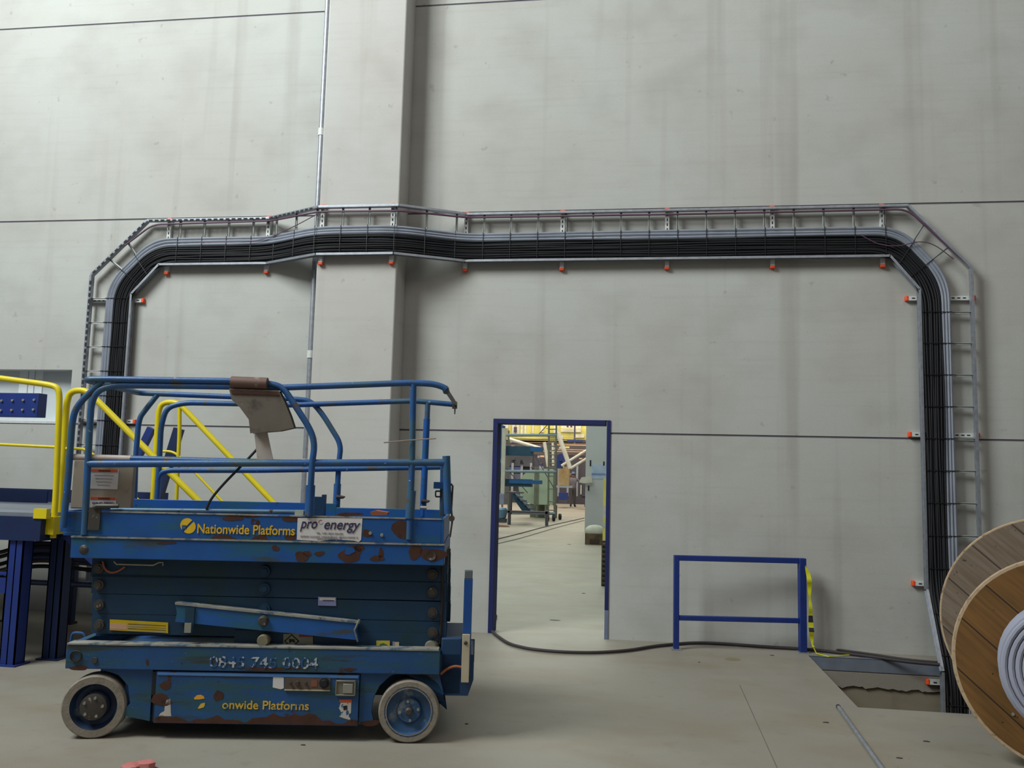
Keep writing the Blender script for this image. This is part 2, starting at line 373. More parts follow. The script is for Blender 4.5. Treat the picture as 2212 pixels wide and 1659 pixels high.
for path, side in ((inn, 0), (out, 1)):
    for i in range(len(path)-1):
        a, b = path[i], path[i+1]; mb = MB()
        t = (b-a).normalized()
        nrm = Vector((0, 1, 0)) if abs(t.y) < .3 else (Vector((0, 1, 0))-t*t.y).normalized()
        mb.bar(a, b, .012, .06, 0, nrm); 
        c = t.cross(nrm); sg = 1 if side else -1
        for o_ in (-.03, .03): mb.bar(a+nrm*o_+c*sg*.008, b+nrm*o_+c*sg*.008, .02, .003, 0, nrm)
        if side == 1 and i in (0, 1, 2, 3):     # slots read dark on the upper left rail
            L_ = (b-a).length; k = .03
            while k < L_-.05:
                q = a+t*k; mb.bar(q-nrm*.034-c*.004, q+t*.042-nrm*.034-c*.004, .024, .002, 1, nrm); k += .07
        ladder_part(mb, 'side_rail', ['galv', 'slot'])
rung_pts = []
def at(path, axis, val, lo, hi):
    for i in range(lo, hi):
        a, b = path[i], path[i+1]; d = b[axis]-a[axis]
        if abs(d) > 1e-6 and -1e-4 <= (val-a[axis])/d <= 1.0001: return a.lerp(b, (val-a[axis])/d)
def rung(a, b, light):
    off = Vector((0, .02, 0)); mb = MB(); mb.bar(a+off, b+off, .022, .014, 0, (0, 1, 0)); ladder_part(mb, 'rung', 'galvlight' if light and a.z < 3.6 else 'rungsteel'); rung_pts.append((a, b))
z = .45
while z < inn[1].z+.05:
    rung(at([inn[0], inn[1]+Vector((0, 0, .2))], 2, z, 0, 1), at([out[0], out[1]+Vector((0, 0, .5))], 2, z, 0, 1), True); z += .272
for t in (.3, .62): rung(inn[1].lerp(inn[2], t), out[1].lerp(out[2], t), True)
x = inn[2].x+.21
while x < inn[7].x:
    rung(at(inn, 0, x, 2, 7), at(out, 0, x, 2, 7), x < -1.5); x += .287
for t in (.28, .66): rung(inn[7].lerp(inn[8], t), out[7].lerp(out[8], t), False)
z = .82
while z < inn[8].z-.05:
    rung(Vector((xr_i, RF, z)), Vector((xr_o, RF, z)), False); z += .305
for t in (.3, .8): rung(inn[9].lerp(inn[10], t), out[9].lerp(out[10], t), False)
for t in (.3, .7): rung(inn[10].lerp(inn[11], t), out[10].lerp(out[11], t), False)
# cables
def station(t, dy): return [inn[i].lerp(out[i], t)+Vector((0, dy, 0)) for i in range(len(inn))]
def cable(t, dy, r, m, name, label, cat, group, wob=.004, rad=.22):
    base = fillet(station(t, dy), rad, 8); pts = []
    ph = random.uniform(0, 6); a2 = random.uniform(.5, 1.5)
    for i in range(len(base)-1):
        n = max(1, int((base[i+1]-base[i]).length/.12))
        for k in range(n): pts.append(base[i].lerp(base[i+1], k/n))
    pts.append(base[-1]); s = 0; res = []
    for i, p in enumerate(pts):
        if i: s += (p-pts[i-1]).length
        o_ = wob*math.sin(s*2.1*a2+ph); hor = 1 if (inn[2].z-.05 < p.z) else 0
        res.append(p+(Vector((0, wob*.6*math.cos(s*3+ph), o_)) if hor else Vector((o_, wob*.6*math.cos(s*3+ph), 0))))
    mb = MB(); mb.tube(res, r, 6); o = mb.build(name, m)
    return tag(o, label, cat, group)
for k in range(13):
    cable(.035+.365*k/12, -.005-.006*(k % 2), .0095, 'blackcable', 'power_cable', 'black cable lying in the flat bundle strapped along the cable ladder', 'cable', 'black cables on the ladder')
for k in range(8):
    cable(.06+.33*k/7, -.024, .009, 'blackcable', 'power_cable', 'black cable lying in the flat bundle strapped along the cable ladder', 'cable', 'black cables on the ladder', .007)
for k in range(3):
    cable(.435+.062*k, -.014, .0165, 'greycable', 'grey_cable', 'thick grey cable beside the black bundle on the ladder, '+('nearest the black ones', 'middle of three', 'farthest from the black ones')[k], 'cable', 'grey cables on the ladder', .003)
def nth(n): return ['first', 'second', 'third', 'fourth', 'fifth', 'sixth', 'seventh', 'eighth', 'ninth', 'tenth', 'eleventh', 'twelfth', 'thirteenth', 'fourteenth', 'fifteenth', 'sixteenth', 'seventeenth', 'eighteenth', 'nineteenth', 'twentieth', 'twenty-first', 'twenty-second', 'twenty-third', 'twenty-fourth', 'twenty-fifth', 'twenty-sixth', 'twenty-seventh', 'twenty-eighth', 'twenty-ninth', 'thirtieth'][n]
tie_count = {}
def tie_label(a, b):
    if abs(b.z-a.z) < .02 and a.x < 0: k = ('up the left-hand vertical run', 'from the bottom')
    elif abs(b.z-a.z) < .02 and a.z < .63: k = ('at the bend into the pit', 'from the top')
    elif abs(b.z-a.z) < .02: k = ('up the right-hand vertical run', 'from the bottom')
    elif abs(b.x-a.x) < .02: k = ('along the horizontal run', 'from the left')
    else: k = ('round the left-hand corner', 'from the left') if a.x < 0 else ('round the right-hand corner', 'from the left')
    n = tie_count.get(k, 0); tie_count[k] = n+1
    return 'black tie round the cables %s, %s %s' % (k[0], nth(n), k[1])
for i, (a, b) in enumerate(rung_pts):
    mb = MB(); t = (b-a).normalized(); L_ = (b-a).length
    y = Vector((0, -.036, 0)); yb = Vector((0, .03, 0))
    pts = [a+t*.012+yb, a+t*.014+y, a+t*(L_*.40)+y, a+t*(L_*.47)+y*.8, a+t*(L_*.60)+y*.9, a+t*(L_*.62)+y*.1, b-t*.012+y*.1, b-t*.010+yb]
    mb.tube(pts, .004, 5)
    tag(mb.build('cable_tie', 'tie'), tie_label(a, b), 'cable tie', 'cable ties on the ladder bundle')
# purple wires
mb = MB(); pts = []
for px, py, Y in ((2095, 575, RF-.02), (1960, 452, RF-.02), (1500, 462, RF-.03), (1010, 470, RF-.03), (866, 455, RP-.03), (690, 457, RP-.03), (585, 477, RF-.03), (330, 485, RF-.03), (270, 530, RF-.03)):
    pts.append(w(px, py, Y))
mb.tube(fillet(pts, .1, 4), .011, 6); tag(mb.build('thin_wire', 'purple'), 'thin dark purple wire running along the top rail of the cable ladder', 'wire')
mb = MB(); mb.tube(fillet([w(686, 462, RP-.03), w(640, 487, 8.56), w(575, 517, RF-.06), (w(520, 523, RF-.06)), w(430, 524, RF-.06)], .15, 5), .005, 6)
tag(mb.build('thin_wire', 'purple'), 'thin purple wire slanting down from the top rail just left of the pillar', 'wire')
mb = MB(); pts = [w(px, py, RF-.06) for px, py in ((1860, 508), (1900, 530), (1945, 532), (1985, 520), (2020, 528), (2060, 560))]
mb.tube(fillet(pts, .15, 5), .005, 6); tag(mb.build('thin_wire', 'purple'), 'thin purple wire curving loose across the right-hand corner of the ladder', 'wire')

# support brackets
ORD = ['leftmost', 'second from the left', 'third from the left', 'fourth from the left', 'fifth from the left', 'sixth from the left', 'seventh from the left', 'eighth from the left', 'rightmost']
def bracket(a, b, label, grp):
    """slotted channel from a to b with an orange cap at each end"""
    a = Vector(a); b = Vector(b); root = empty('support_bracket', a, 0, label, 'bracket', grp); t = (b-a).normalized(); L_ = (b-a).length
    mb = MB(); mb.bar((0, 0, 0), t*L_, .042, .042, 0, (0, 1, 0)); k = .03
    while k < L_-.05:
        mb.bar(t*k+Vector((0, -.022, 0)), t*(k+.028)+Vector((0, -.022, 0)), .011, .003, 1, (0, 1, 0)); k += .052
    mb.build('channel', ['galvlight', 'slot'], root)
    for q, s in ((Vector((0, 0, 0)), -1), (t*L_, 1)):
        mb = MB(); mb.bar(q, q+t*s*.028, .05, .05, 0, (0, 1, 0)); mb.build('end_cap', 'orange', root, bevel=.006)
for i, px in enumerate((366, 580, 696, 848, 1007, 1215, 1441, 1668, 1905)):
    onp = i in (2, 3); Yb = (8.48 if onp else WY)-.0215; x = w(px, 510, Yb).x
    bracket((x, Yb, zo+.02), (x, Yb, zi-.075), 'orange-capped slotted bracket under the horizontal cable ladder run, '+ORD[i]+' of nine', 'brackets under the horizontal run')
zr = [w(1975, 646, WY).z, w(1980, 939, WY).z, w(1990, 1260, WY).z]
for z, nm in zip(zr, ('highest', 'middle', 'lowest')):
    bracket((xr_i-.09, WY-.0215, z), (xr_o+.03, WY-.0215, z), 'orange-capped slotted bracket behind the right-hand vertical ladder run, '+nm+' of the three', 'brackets on the right run')
bracket((xr_i-.09, 8.46, -.16), (xr_o+.03, 8.46, -.16), 'orange-capped slotted bracket holding the ladder inside the floor pit', 'brackets on the right run')
zl = [w(215, 651, WY).z, w(280, 911, WY).z]
for z, nm in zip(zl, ('upper', 'lower')):
    bracket((xl_o-.02, WY-.0215, z), (xl_i+.09, WY-.0215, z), 'orange-capped slotted bracket behind the left-hand vertical ladder run, '+nm+' one', 'brackets on the left run')

# galvanised conduit beside the pillar
xp = w(687, 430, 8.76).x-.006
mb = MB(); mb.cyl((xp, 8.78, .0), (xp, 8.78, 9.1), .03, 16)
pipe = tag(mb.build('conduit_pipe', 'galv'), 'vertical galvanised conduit pipe running up the left side of the pillar', 'pipe')
for py in (765, 1000, 285):
    z = w(670, py, 8.76).z; mb = MB(); mb.cyl((xp, 8.78, z-.04), (xp, 8.78, z+.04), .037, 16); mb.build('coupling', 'galvlight', pipe)

# ------------------------------------------------------------------ scissor lift
SL = empty('scissor_lift', LO, LTH, 'worn blue scissor lift with guard rails and grey tyres in front of the wall', 'scissor lift')
U0, U1, W = -.205, 2.003, .98
ch = MB()
ch.box(U0, U1, 0, .07, .396, .538); ch.box(U0, U1, W-.07, W, .396, .538); ch.box(U0, U0+.05, .07, W-.07, .396, .538); ch.box(U1-.05, U1, .07, W-.07, .396, .538)
ch.box(U0+.05, U1-.05, .07, W-.07, .40, .43)
chassis = ch.build('chassis', 'blue', SL, bevel=.006)
b = MB(); b.box(U0+.005, U1-.01, -.004, .09, .536, .545); b.build('chassis_lip', 'lip', chassis)
# holes and bolts on the chassis ends
b = MB(); q = lp(165, 1417); b.lathe([(-.012, .032), (-.004, .034), (-.004, .02), (.02, .02), (.02, 0)], (q.x, 0, q.z), n=24); b.build('pivot_boss', 'hub', chassis)
b = MB(); q = lp(205, 1426); b.lathe([(-.008, 0), (-.008, .016), (0, .018)], (q.x, 0, q.z), n=16); b.build('bolt', 'hub', chassis)
# body below: tray, door and wheel arch
wl = Vector((-.02, 0, .18)); wr = Vector((1.827, 0, .183)); WR = .181
b = MB()
def arch(cx, cz, r, a0, a1, n=10): return [(cx+r*math.cos(math.radians(a0+(a1-a0)*k/n)), .025, cz+r*math.sin(math.radians(a0+(a1-a0)*k/n))) for k in range(n+1)]
b.prism([(1.53, .025, .098), (1.60, .025, .098)]+arch(1.827, .19, .225, 205, 0)+[(1.999, .025, .396), (1.53, .025, .396)], (0, .03, 0))
b.prism([(.125, .025, .13)]+[(.30, .025, .098), (.30, .025, .396), (-.02, .025, .396), (.10, .025, .36), (.16, .025, .30), (.18, .025, .2)], (0, .03, 0))
b.box(.13, 1.56, .06, W-.06, .13, .40); b.box(-.12, 2.0, .30, .68, .20, .40)
b.prism([(1.53, W-.025, .098), (1.60, W-.025, .098), (1.60, W-.025, .396), (1.53, W-.025, .396)], (0, -.03, 0))
b.box(.2, 1.56, W-.055, W-.025, .10, .396)
body = b.build('body', 'blue', SL)
b = MB(); dz0, dz1 = .098, .385
b.prism([(.335, .004, dz0), (1.522, .004, dz0), (1.522, .004, dz1), (.335, .004, dz1)], (0, .035, 0))
door = b.build('tray_door', 'blue', SL, bevel=.004)
b = MB(); b.box(.337, 1.52, .000, .012, dz1-.016, dz1-.002); b.build('door_lip', mat('pale_blue_edge', '4f78b0', .45), door)
b = MB(); b.box(.304, .334, .015, .05, .25, .385); b.box(.318, .334, .015, .05, .098, .25); b.build('door_gap', 'black', body)
# rust bands along the lower edge, stickers, panel, latch
def patch(pxpoly, name, m, parent, v=0, th=.0015, plane=None):
    pts = [lp(x_, y_, v-th) for x_, y_ in pxpoly]; mb = MB(); mb.prism(pts, (0, th, 0)); return mb.build(name, m, parent)
def blob(cx, cy, rx, ry, parent, v, seed, m='rust', name='rust_patch', rot=0):
    rr = random.Random(seed); pts = []
    n = 18
    ph = [rr.uniform(0, 6.28) for _ in range(3)]
    for k in range(n):
        a = 2*math.pi*k/n; s = 1+.14*math.sin(2*a+ph[0])+.1*math.sin(3*a+ph[1])+.06*math.sin(5*a+ph[2])
        x_ = rx*s*math.cos(a); y_ = ry*s*math.sin(a); pts.append((cx+x_*math.cos(rot)-y_*math.sin(rot), cy+x_*math.sin(rot)+y_*math.cos(rot)))
    patch(pts, name, m, parent, v)
pts = [(334, 1560)]; rr = random.Random(3)
for k in range(30):
    x_ = 334+(438*k/29); h = 10+5*math.sin(k*.9)+4*math.sin(k*2.3)+(14 if 560 < x_ < 700 else 0)*abs(math.sin((x_-560)/45)); pts.append((x_, 1561-h+7*(x_-334)/438))
pts.append((771, 1567)); pts.append((334, 1561))
patch(pts, 'rust_patch', 'rust', door, .004)
blob(348, 1512, 22, 13, door, .004, 2); blob(358, 1480, 13, 9, door, .004, 5); blob(472, 1503, 10, 12, door, .004, 7)
blob(590, 1445, 60, 3.5, chassis, 0, 9); blob(755, 1446, 14, 3, chassis, 0, 10); blob(170, 1443, 22, 5, chassis, 0, 19); blob(800, 1562, 22, 6, body, .025, 33)
patch([(590, 1462), (613, 1463), (613, 1487), (606, 1489), (589, 1485)], 'label_sticker', 'white', door, .004)
cp = MB(); a = lp(616, 1464); c = lp(713, 1491)
cp.box(a.x, c.x, -.004, .004, c.z, a.z); cp.box(a.x, c.x, -.008, .002, c.z-.004, c.z+.002, 1)
cpo = cp.build('control_panel', [mat('brown_control_panel', '5b4d43', .6), 'cream'], door)
for px, r in ((628, .008), (643, .014), (661, .009)):
    q = lp(px, 1475); b = MB(); b.lathe([(-.02, 0), (-.02, r*.8), (-.004, r)], (q.x, 0, q.z), n=16); b.build('knob', 'hub', cpo)
q = lp(701, 1475); b = MB(); b.lathe([(-.022, 0), (-.022, .018), (-.012, .022), (-.012, .029), (-.004, .030)], (q.x, 0, q.z), n=28); b.build('knob', 'black', cpo)
q = lp(680, 1476); b = MB(); b.box(q.x-.02, q.x+.015, -.006, 0, q.z-.018, q.z+.018); b.build('label_sticker', mat('faded_red_sticker', '84513f', .7), cpo)
lt = MB(); a = lp(726, 1469); c = lp(768, 1503); lt.box(a.x, c.x, -.004, .006, c.z, a.z)
lt.box(a.x, c.x, -.012, -.003, c.z, c.z+.008); lt.box(a.x, c.x, -.012, -.003, a.z-.008, a.z); lt.box(a.x, a.x+.008, -.012, -.003, c.z, a.z); lt.box(c.x-.008, c.x, -.012, -.003, c.z, a.z)
lto = lt.build('latch', mat('grimy_steel_latch', '7f7a6e', .5, .4), door, bevel=.002)
a = lp(742, 1476); c = lp(762, 1497); b = MB(); b.box(a.x, c.x, -.012, -.004, c.z, a.z); b.build('latch_paddle', 'bolt', lto, bevel=.002)
patch([(733, 1511), (760, 1511), (760, 1518), (733, 1517)], 'warning_sticker', 'warn', door, .004)
patch([(736, 1518), (759, 1518), (758, 1540), (754, 1545), (758, 1556), (744, 1552), (733, 1548), (738, 1540), (732, 1530)], 'warning_sticker', mat('torn_white_sticker', 'bdb9b4', .7, 0, [('2a567f', 34, .53, .03)]), door, .004)
patch([(741, 1525), (750, 1524), (750, 1533), (742, 1534)], 'pictogram', 'blackink', door, .0022)
patch([(360, 1512), (368, 1510), (369, 1540), (370, 1547), (343, 1547), (346, 1541), (355, 1536), (356, 1524)], 'label_sticker', mat('torn_pale_sticker', 'c2bab2', .7), door, .004)
# lettering on door
def lettering(s, mtl, px0, py0, px1, pyb, parent, v, hpx, **k):
    a = lp(px0, pyb, v); c = lp(px1, pyb, v); h = (lp(px0, pyb-hpx, v)-a).z
    return text('lettering', s, mtl, (a.x, v-.0025, a.z), c.x-a.x, parent, height=h, **k)
lettering('onwide Platforms', 'yellowworn', 480, 0, 667, 1531, door, .003, 19, bold=.012)
patch([(419, 1508), (425, 1502), (433, 1501), (440, 1504), (442, 1509), (430, 1511), (420, 1511)], 'logo', mat('orange_yellow_decal', 'e0a02c', .6), door, .004)
patch([(427, 1530), (434, 1520), (445, 1518), (440, 1528), (430, 1531)], 'logo', 'yellowworn', door, .004)
a = lp(452, 1440); text('lettering', '0845 745 0004', 'whiteworn', (a.x, -.003, a.z-.004), .64, chassis, height=.066, bold=.01)
# scissor stack: near arms slope down to the right, the crossing set behind slopes the other way
def arm(u0, z0, u1, z1, h, v0, v1, name='scissor_arm'):
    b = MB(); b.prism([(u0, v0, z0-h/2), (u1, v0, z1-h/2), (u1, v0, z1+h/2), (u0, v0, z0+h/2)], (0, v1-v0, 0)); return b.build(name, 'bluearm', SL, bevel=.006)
levels = [(1229, 1236, .98), (1265, 1275, .98), (1308, 1319, .98), (1351, 1362, .98)]
for k, (yl, yr, _) in enumerate(levels):
    L0 = lp(200, yl, .10); R0 = lp(962, yr, .10)
    for v0 in (.10, .80):
        o = arm(L0.x, L0.z+.012, R0.x, R0.z-.006, .104, v0, v0+.05)
        if v0 == .10:
            for px, dz in ((216, 0), (573, 0), (935, 0)):
                q = lp(px, yl+(yr-yl)*(px-200)/760, .10); r = .033 if px == 573 else .03
                b = MB(); b.lathe([(-.03, 0), (-.03, r*.55), (-.022, r*.6), (-.022, r), (0, r*1.05)], (q.x, .10, q.z+.006-.018*(px-200)/760), n=24)
                b.build('pivot_pin', 'hub' if px != 573 else 'bluearm', o)
    for v0 in (.17, .73):
        arm(L0.x, L0.z-.02, R0.x, R0.z+.03, .10, v0, v0+.05)
# lowest roller link disappearing behind the chassis lip
for v0 in (.10, .80):
    a = lp(230, 1392, .1); c = lp(700, 1400, .1); 
b = MB(); q = lp(568, 1384, .03); b.lathe([(-.02, 0), (-.02, .03), (-.01, .036), (.09, .036)], (q.x, .04, q.z), n=24); b.build('pivot_pin', mat('yellowish_steel_pin', '837c66', .5, .3), SL)
q = lp(930, 1396, .1); b = MB(); b.lathe([(-.02, 0), (-.02, .03), (0, .05), (.03, .05)], (q.x, .11, q.z), n=24); b.build('slide_roller', mat('pale_nylon_roller', '8d8a76', .6), SL)
# bright channel (arm prop) lying across the stack
P0 = [(379, 1303), (392, 1305), (776, 1346), (770, 1361), (775, 1383), (378, 1343), (382, 1325)]
b = MB(); b.prism([lp(x_, y_, .035) for x_, y_ in P0], (0, .05, 0)); prop = b.build('prop_channel', 'blueclean', SL)
b = MB(); b.prism([lp(x_, y_, .028) for x_, y_ in ((378, 1301), (776, 1343), (776, 1347), (378, 1306))], (0, .06, 0)); b.build('channel_lip', 'lip', prop)
b = MB(); a = lp(776, 1338, .03); c = lp(766, 1361, .03); e = lp(773, 1386, .03)
b.tube([a, c, e], .006, 6); b.build('channel_end', 'lip', prop)
q = lp(569, 1341, .03); b = MB(); b.lathe([(-.03, 0), (-.03, .022), (-.02, .03), (.01, .034)], (q.x, .035, q.z), n=24); b.build('pivot_pin', 'hub', prop)
b = MB(); a = lp(402, 1312, .03); c = lp(418, 1366, .03); b.box(a.x, c.x, .022, .034, c.z, a.z); b.build('strap_plate', 'bluearm', prop)
b = MB(); a = lp(401, 1345, .03); c = lp(414, 1366, .03); b.box(a.x, c.x, .012, .022, c.z, a.z); b.build('strap_catch', 'bolt', prop)
# stickers on the stack
def plate(x0, y0, x1, y1, v, name, m, parent, tilt=0, th=.003):
    return patch([(x0, y0), (x1, y0+tilt), (x1, y1+tilt), (x0, y1)], name, m, parent, v, th)
st = plate(237, 1338, 363, 1361, .095, 'warning_sticker', mat('yellow_warning_sticker', 'c9a90f', .6), SL, 7)
for k in range(4): plate(276, 1347+k*5, 358, 1348.3+k*5, .0915, 'lettering', 'greyink' if k % 2 else 'brownplate', st, 4, .001)
plate(237, 1347, 274, 1358, .0918, 'label_panel', mat('faded_pink_panel', 'c59a80', .7), st, 2, .001)
st = plate(687, 1289, 726, 1308, .095, 'label_sticker', mat('lilac_sticker', '8f93c4', .6), SL, 1)
plate(690, 1291, 724, 1297, .0915, 'lettering', 'white', st, 1, .001); plate(697, 1296, 722, 1297.5, .0902, 'lettering', 'ink', st, .6, .001)
st = plate(612, 1369, 676, 1399, .09, 'warning_sticker', mat('grimy_white_sticker', '8f8f78', .7), SL, 1)
patch([(630, 1370), (647, 1385), (630, 1399), (613, 1385)], 'pictogram', 'blackink', st, .0865, .001)
patch([(630, 1373), (643, 1385), (630, 1396), (617, 1385)], 'pictogram', mat('grimy_white_sticker', '8f8f78', .7), st, .0852, .001)
patch([(624, 1380), (636, 1381), (638, 1389), (630, 1386), (625, 1390)], 'pictogram', 'blackink', st, .0838, .001)
plate(646, 1369.5, 676, 1376, .0865, 'warning_band', mat('dark_red_band', '8a3a2c', .7), st, 0, .001)
for k in range(3): plate(648, 1380+k*5, 674, 1381.5+k*5, .0865, 'lettering', 'greyink', st, 0, .001)
st = plate(813, 1384, 842, 1402, .09, 'warning_sticker', mat('yellow_sticker', 'c3b03c', .7), SL); blob(828, 1395, 8, 6, st, .0865, 4, mat('green_mark', '3d6a3e', .7), 'pictogram')
plate(848, 1386, 853, 1402, .09, 'label_sticker', 'greyink', SL); plate(853, 1387, 862, 1402, .09, 'label_sticker', 'cream', SL)
# tray between the arms behind the chassis lip (blue panel that carries the stickers)
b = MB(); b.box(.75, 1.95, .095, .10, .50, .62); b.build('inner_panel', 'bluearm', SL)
# wiring and arm-rest bar under the platform
b = MB(); b.tube([lp(x_, y_, .06) for x_, y_ in ((246, 1213), (252, 1219), (259, 1219), (331, 1221), (343, 1215), (352, 1215), (352, 1222))], .004, 6); b.build('wire_bracket', 'cream', SL)
b = MB(); b.tube(fillet([lp(x_, y_, .08) for x_, y_ in ((222, 1213), (226, 1230), (240, 1238), (256, 1234), (270, 1224))], .05), .006, 6); b.build('hose', 'rubberorange', SL)
b = MB(); b.tube(fillet([lp(x_, y_, .3) for x_, y_ in ((152, 1392), (155, 1370), (162, 1366), (184, 1368), (186, 1392))], .03), .008, 8); b.build('lashing_ring', 'bluerail', SL)
# end ladder / hoses at the right of the stack
b = MB(); b.box(1.99, 2.012, .25, .72, .55, 1.1)
for k in range(9): b.tube([(2.005+random.uniform(-.01, .008), .1+.05*k, .56), (2.01+random.uniform(-.012, .01), .1+.05*k, .8), (2.0+random.uniform(-.01, .01), .1+.05*k, 1.1)], .011, 6)
b.build('hose_run', mat('dark_grimy_hose', '2b2624', .7), SL)
# platform
pf = MB(); BL, BR = -.225, 2.008
pf.box(BL, BR, 0, .05, 1.04, 1.165); pf.box(BL, BR, W-.05, W, 1.04, 1.165); pf.box(BL, BL+.04, .05, W-.05, 1.04, 1.165); pf.box(BR-.04, BR, .05, W-.05, 1.04, 1.165)
pf.box(BL+.04, BR-.04, .05, W-.05, 1.125, 1.165)
plat = pf.build('platform', 'blueclean', SL, bevel=.004)
b = MB(); b.box(BL, BR, -.006, .03, 1.160, 1.170); b.build('platform_lip', 'lip', plat)
tb = MB()
tb.box(-.17, 1.985, .0, .012, 1.17, 1.318); tb.box(-.30, -.17, .03, .045, 1.19, 1.315); tb.box(-.27, 1.19, W-.04, W-.028, 1.17, 1.362, 0); tb.box(1.19, 1.985, W-.04, W-.028, 1.17, 1.335, 0)
tb.box(1.985, 2.0, 0, W, 1.17, 1.318); tb.box(-.31, -.295, .03, W-.03, 1.19, 1.315); tb.box(-.29, 1.985, .03, W-.04, 1.17, 1.19)
toe = tb.build('toe_board', 'blueclean', plat, bevel=.003)
b = MB(); b.box(-.17, 1.985, -.004, .016, 1.314, 1.322); b.build('toe_board_lip', 'lip', plat)
b = MB(); a = lp(240, 1101, .03); c = lp(668, 1106, .03); b.tube([a, c], .013, 10); b.build('slide_rail', mat('scuffed_grey_blue_tube', '5b7891', .4, .3, [('3b2b26', 9, .62, .05)]), plat)
b = MB(); a = lp(638, 1102, .02); c = lp(656, 1118, .02); b.box(a.x, c.x, .005, .03, c.z, a.z); b.build('slide_block', mat('pale_nylon_block', 'a6ada4', .6), plat)
b = MB(); a = lp(194, 1096, 0); c = lp(216, 1145, 0); b.box(a.x, c.x, -.012, 0, c.z, a.z); b.tube([(a.x+.03, -.01, a.z), (a.x+.05, -.02, a.z+.01), (c.x+.10, .0, a.z+.012)], .014, 8); b.build('hinge_clasp', 'hub', plat)
for args in ((865, 1143, 16, 22, .3, 21), (793, 1152, 10, 8, 0, 22), (505, 1118, 20, 8, 0, 25), (540, 1114, 26, 4, 0, 26), (482, 1161, 26, 5, 0, 23), (562, 1162, 18, 5, 0, 24), (628, 1160, 14, 6, 0, 27), (632, 1122, 22, 6, 0, 28), (755, 1111, 30, 4, 0, 29)):
    blob(args[0], args[1], args[2], args[3], plat, 0, args[5])
for args in ((595, 1184, 8, 6, 31), (651, 1203, 13, 12, 32), (664, 1196, 9, 6, 43), (690, 1196, 11, 5, 34), (757, 1198, 25, 17, 35), (776, 1184, 10, 8, 45), (815, 1206, 14, 7, 36), (823, 1195, 6, 10, 37), (897, 1193, 16, 14, 38), (935, 1198, 26, 15, 39), (362, 1173, 20, 2.5, 40)):
    blob(args[0], args[1], args[2], args[3], plat, 0, args[4])
blob(755, 1190, 10, 9, plat, -.0016, 41, 'blueclean', 'paint_patch')
q = lp(931, 1200); b = MB(); b.lathe([(-.006, .03), (-.003, .02), (.0, .012), (.0, 0)], (q.x, 0, q.z), n=20); b.build('pivot_boss', 'hub', plat)
q = lp(181, 1187); b = MB(); b.lathe([(-.008, 0), (-.008, .012), (-.003, .026), (.0, .028)], (q.x, 0, q.z), n=20); b.build('pivot_boss', 'hub', plat)
for px, py in ((800, 1152), (825, 1156)):
    q = lp(px, py); b = MB(); b.lathe([(-.008, 0), (-.008, .009), (0, .011)], (q.x, 0, q.z), n=12); b.build('bolt', 'bolt', plat)
# platform lettering and signs
lettering('Nationwide Platforms', 'yellowtext', 426, 0, 637, 1152, plat, -.001, 21, bold=.014)
def logo_seg(side):
    pts = []; cx, cy, r = 406, 1136, 15
    for k in range(25):
        a = math.radians(45+180*k/24) if side == 0 else math.radians(225+180*k/24)
        pts.append((cx+r*math.cos(a), cy-r*math.sin(a)))
    o_ = 1.6 if side == 0 else -1.6
    return [(x_-o_, y_-o_) for x_, y_ in pts]
lg = patch(logo_seg(0), 'logo', mat('yellow_decal', 'e0b51c', .6), plat, -.0005)
patch(logo_seg(1), 'logo_half', mat('yellow_decal', 'e0b51c', .6), lg, -.0005)
patch([(393, 1146), (393, 1134), (396, 1134), (396, 1136), (399, 1134), (402, 1135), (402, 1143), (399, 1143), (399, 1138), (396, 1139), (396, 1148)], 'logo_letter', 'blueclean', lg, -.0022)
sg = patch([(643, 1119), (783, 1119), (780, 1166), (775, 1171), (765, 1168), (720, 1165), (690, 1169), (641, 1166)], 'banner_sign', 'white', plat, -.001, .0015)
sw = lambda s, m, x0, x1, yb, h, **k: lettering(s, m, x0, 0, x1, yb, sg, -.0022, h, **k)
sw('pro', 'ink', 648, 685, 1148, 22, shear=.25, bold=.01)
sw('energy', 'ink', 700, 778, 1150, 22, shear=.25, bold=.01)
sw('TEL. +381 (0)34 356-826', 'greyink', 683, 741, 1154, 4.5); sw('SRPSKIH VLADARA 3 KRAGUJEVAC - BENE & MARKE 12', 'greyink', 649, 773, 1161, 4.5); sw('www.proenergy.rs', 'greyink', 684, 738, 1167, 5)
ring = lambda cx, cy, r0, r1, a0, a1: [(cx+r1*math.cos(math.radians(a0+(a1-a0)*k/8)), cy-r1*math.sin(math.radians(a0+(a1-a0)*k/8))) for k in range(9)]+[(cx+r0*math.cos(math.radians(a1+(a0-a1)*k/8)), cy-r0*math.sin(math.radians(a1+(a0-a1)*k/8))) for k in range(9)]
patch(ring(693, 1128, 3.5, 5.2, 60, 200), 'logo', mat('red_arc', 'b5605a', .6), sg, -.0026, .001); patch(ring(693, 1128, 3.5, 5.2, 230, 350), 'logo', mat('pale_blue_arc', '8fa8c8', .6), sg, -.0026, .001)

# guard rails
RR = .0195
def rail(pts, name='guard_rail', r=RR, m='bluerail', fr=.09): 
    b = MB(); b.tube(fillet([Vector(p) for p in pts], fr, 7), r, 12); return b.build(name, m, SL)
T0, TM = 2.115, 1.632
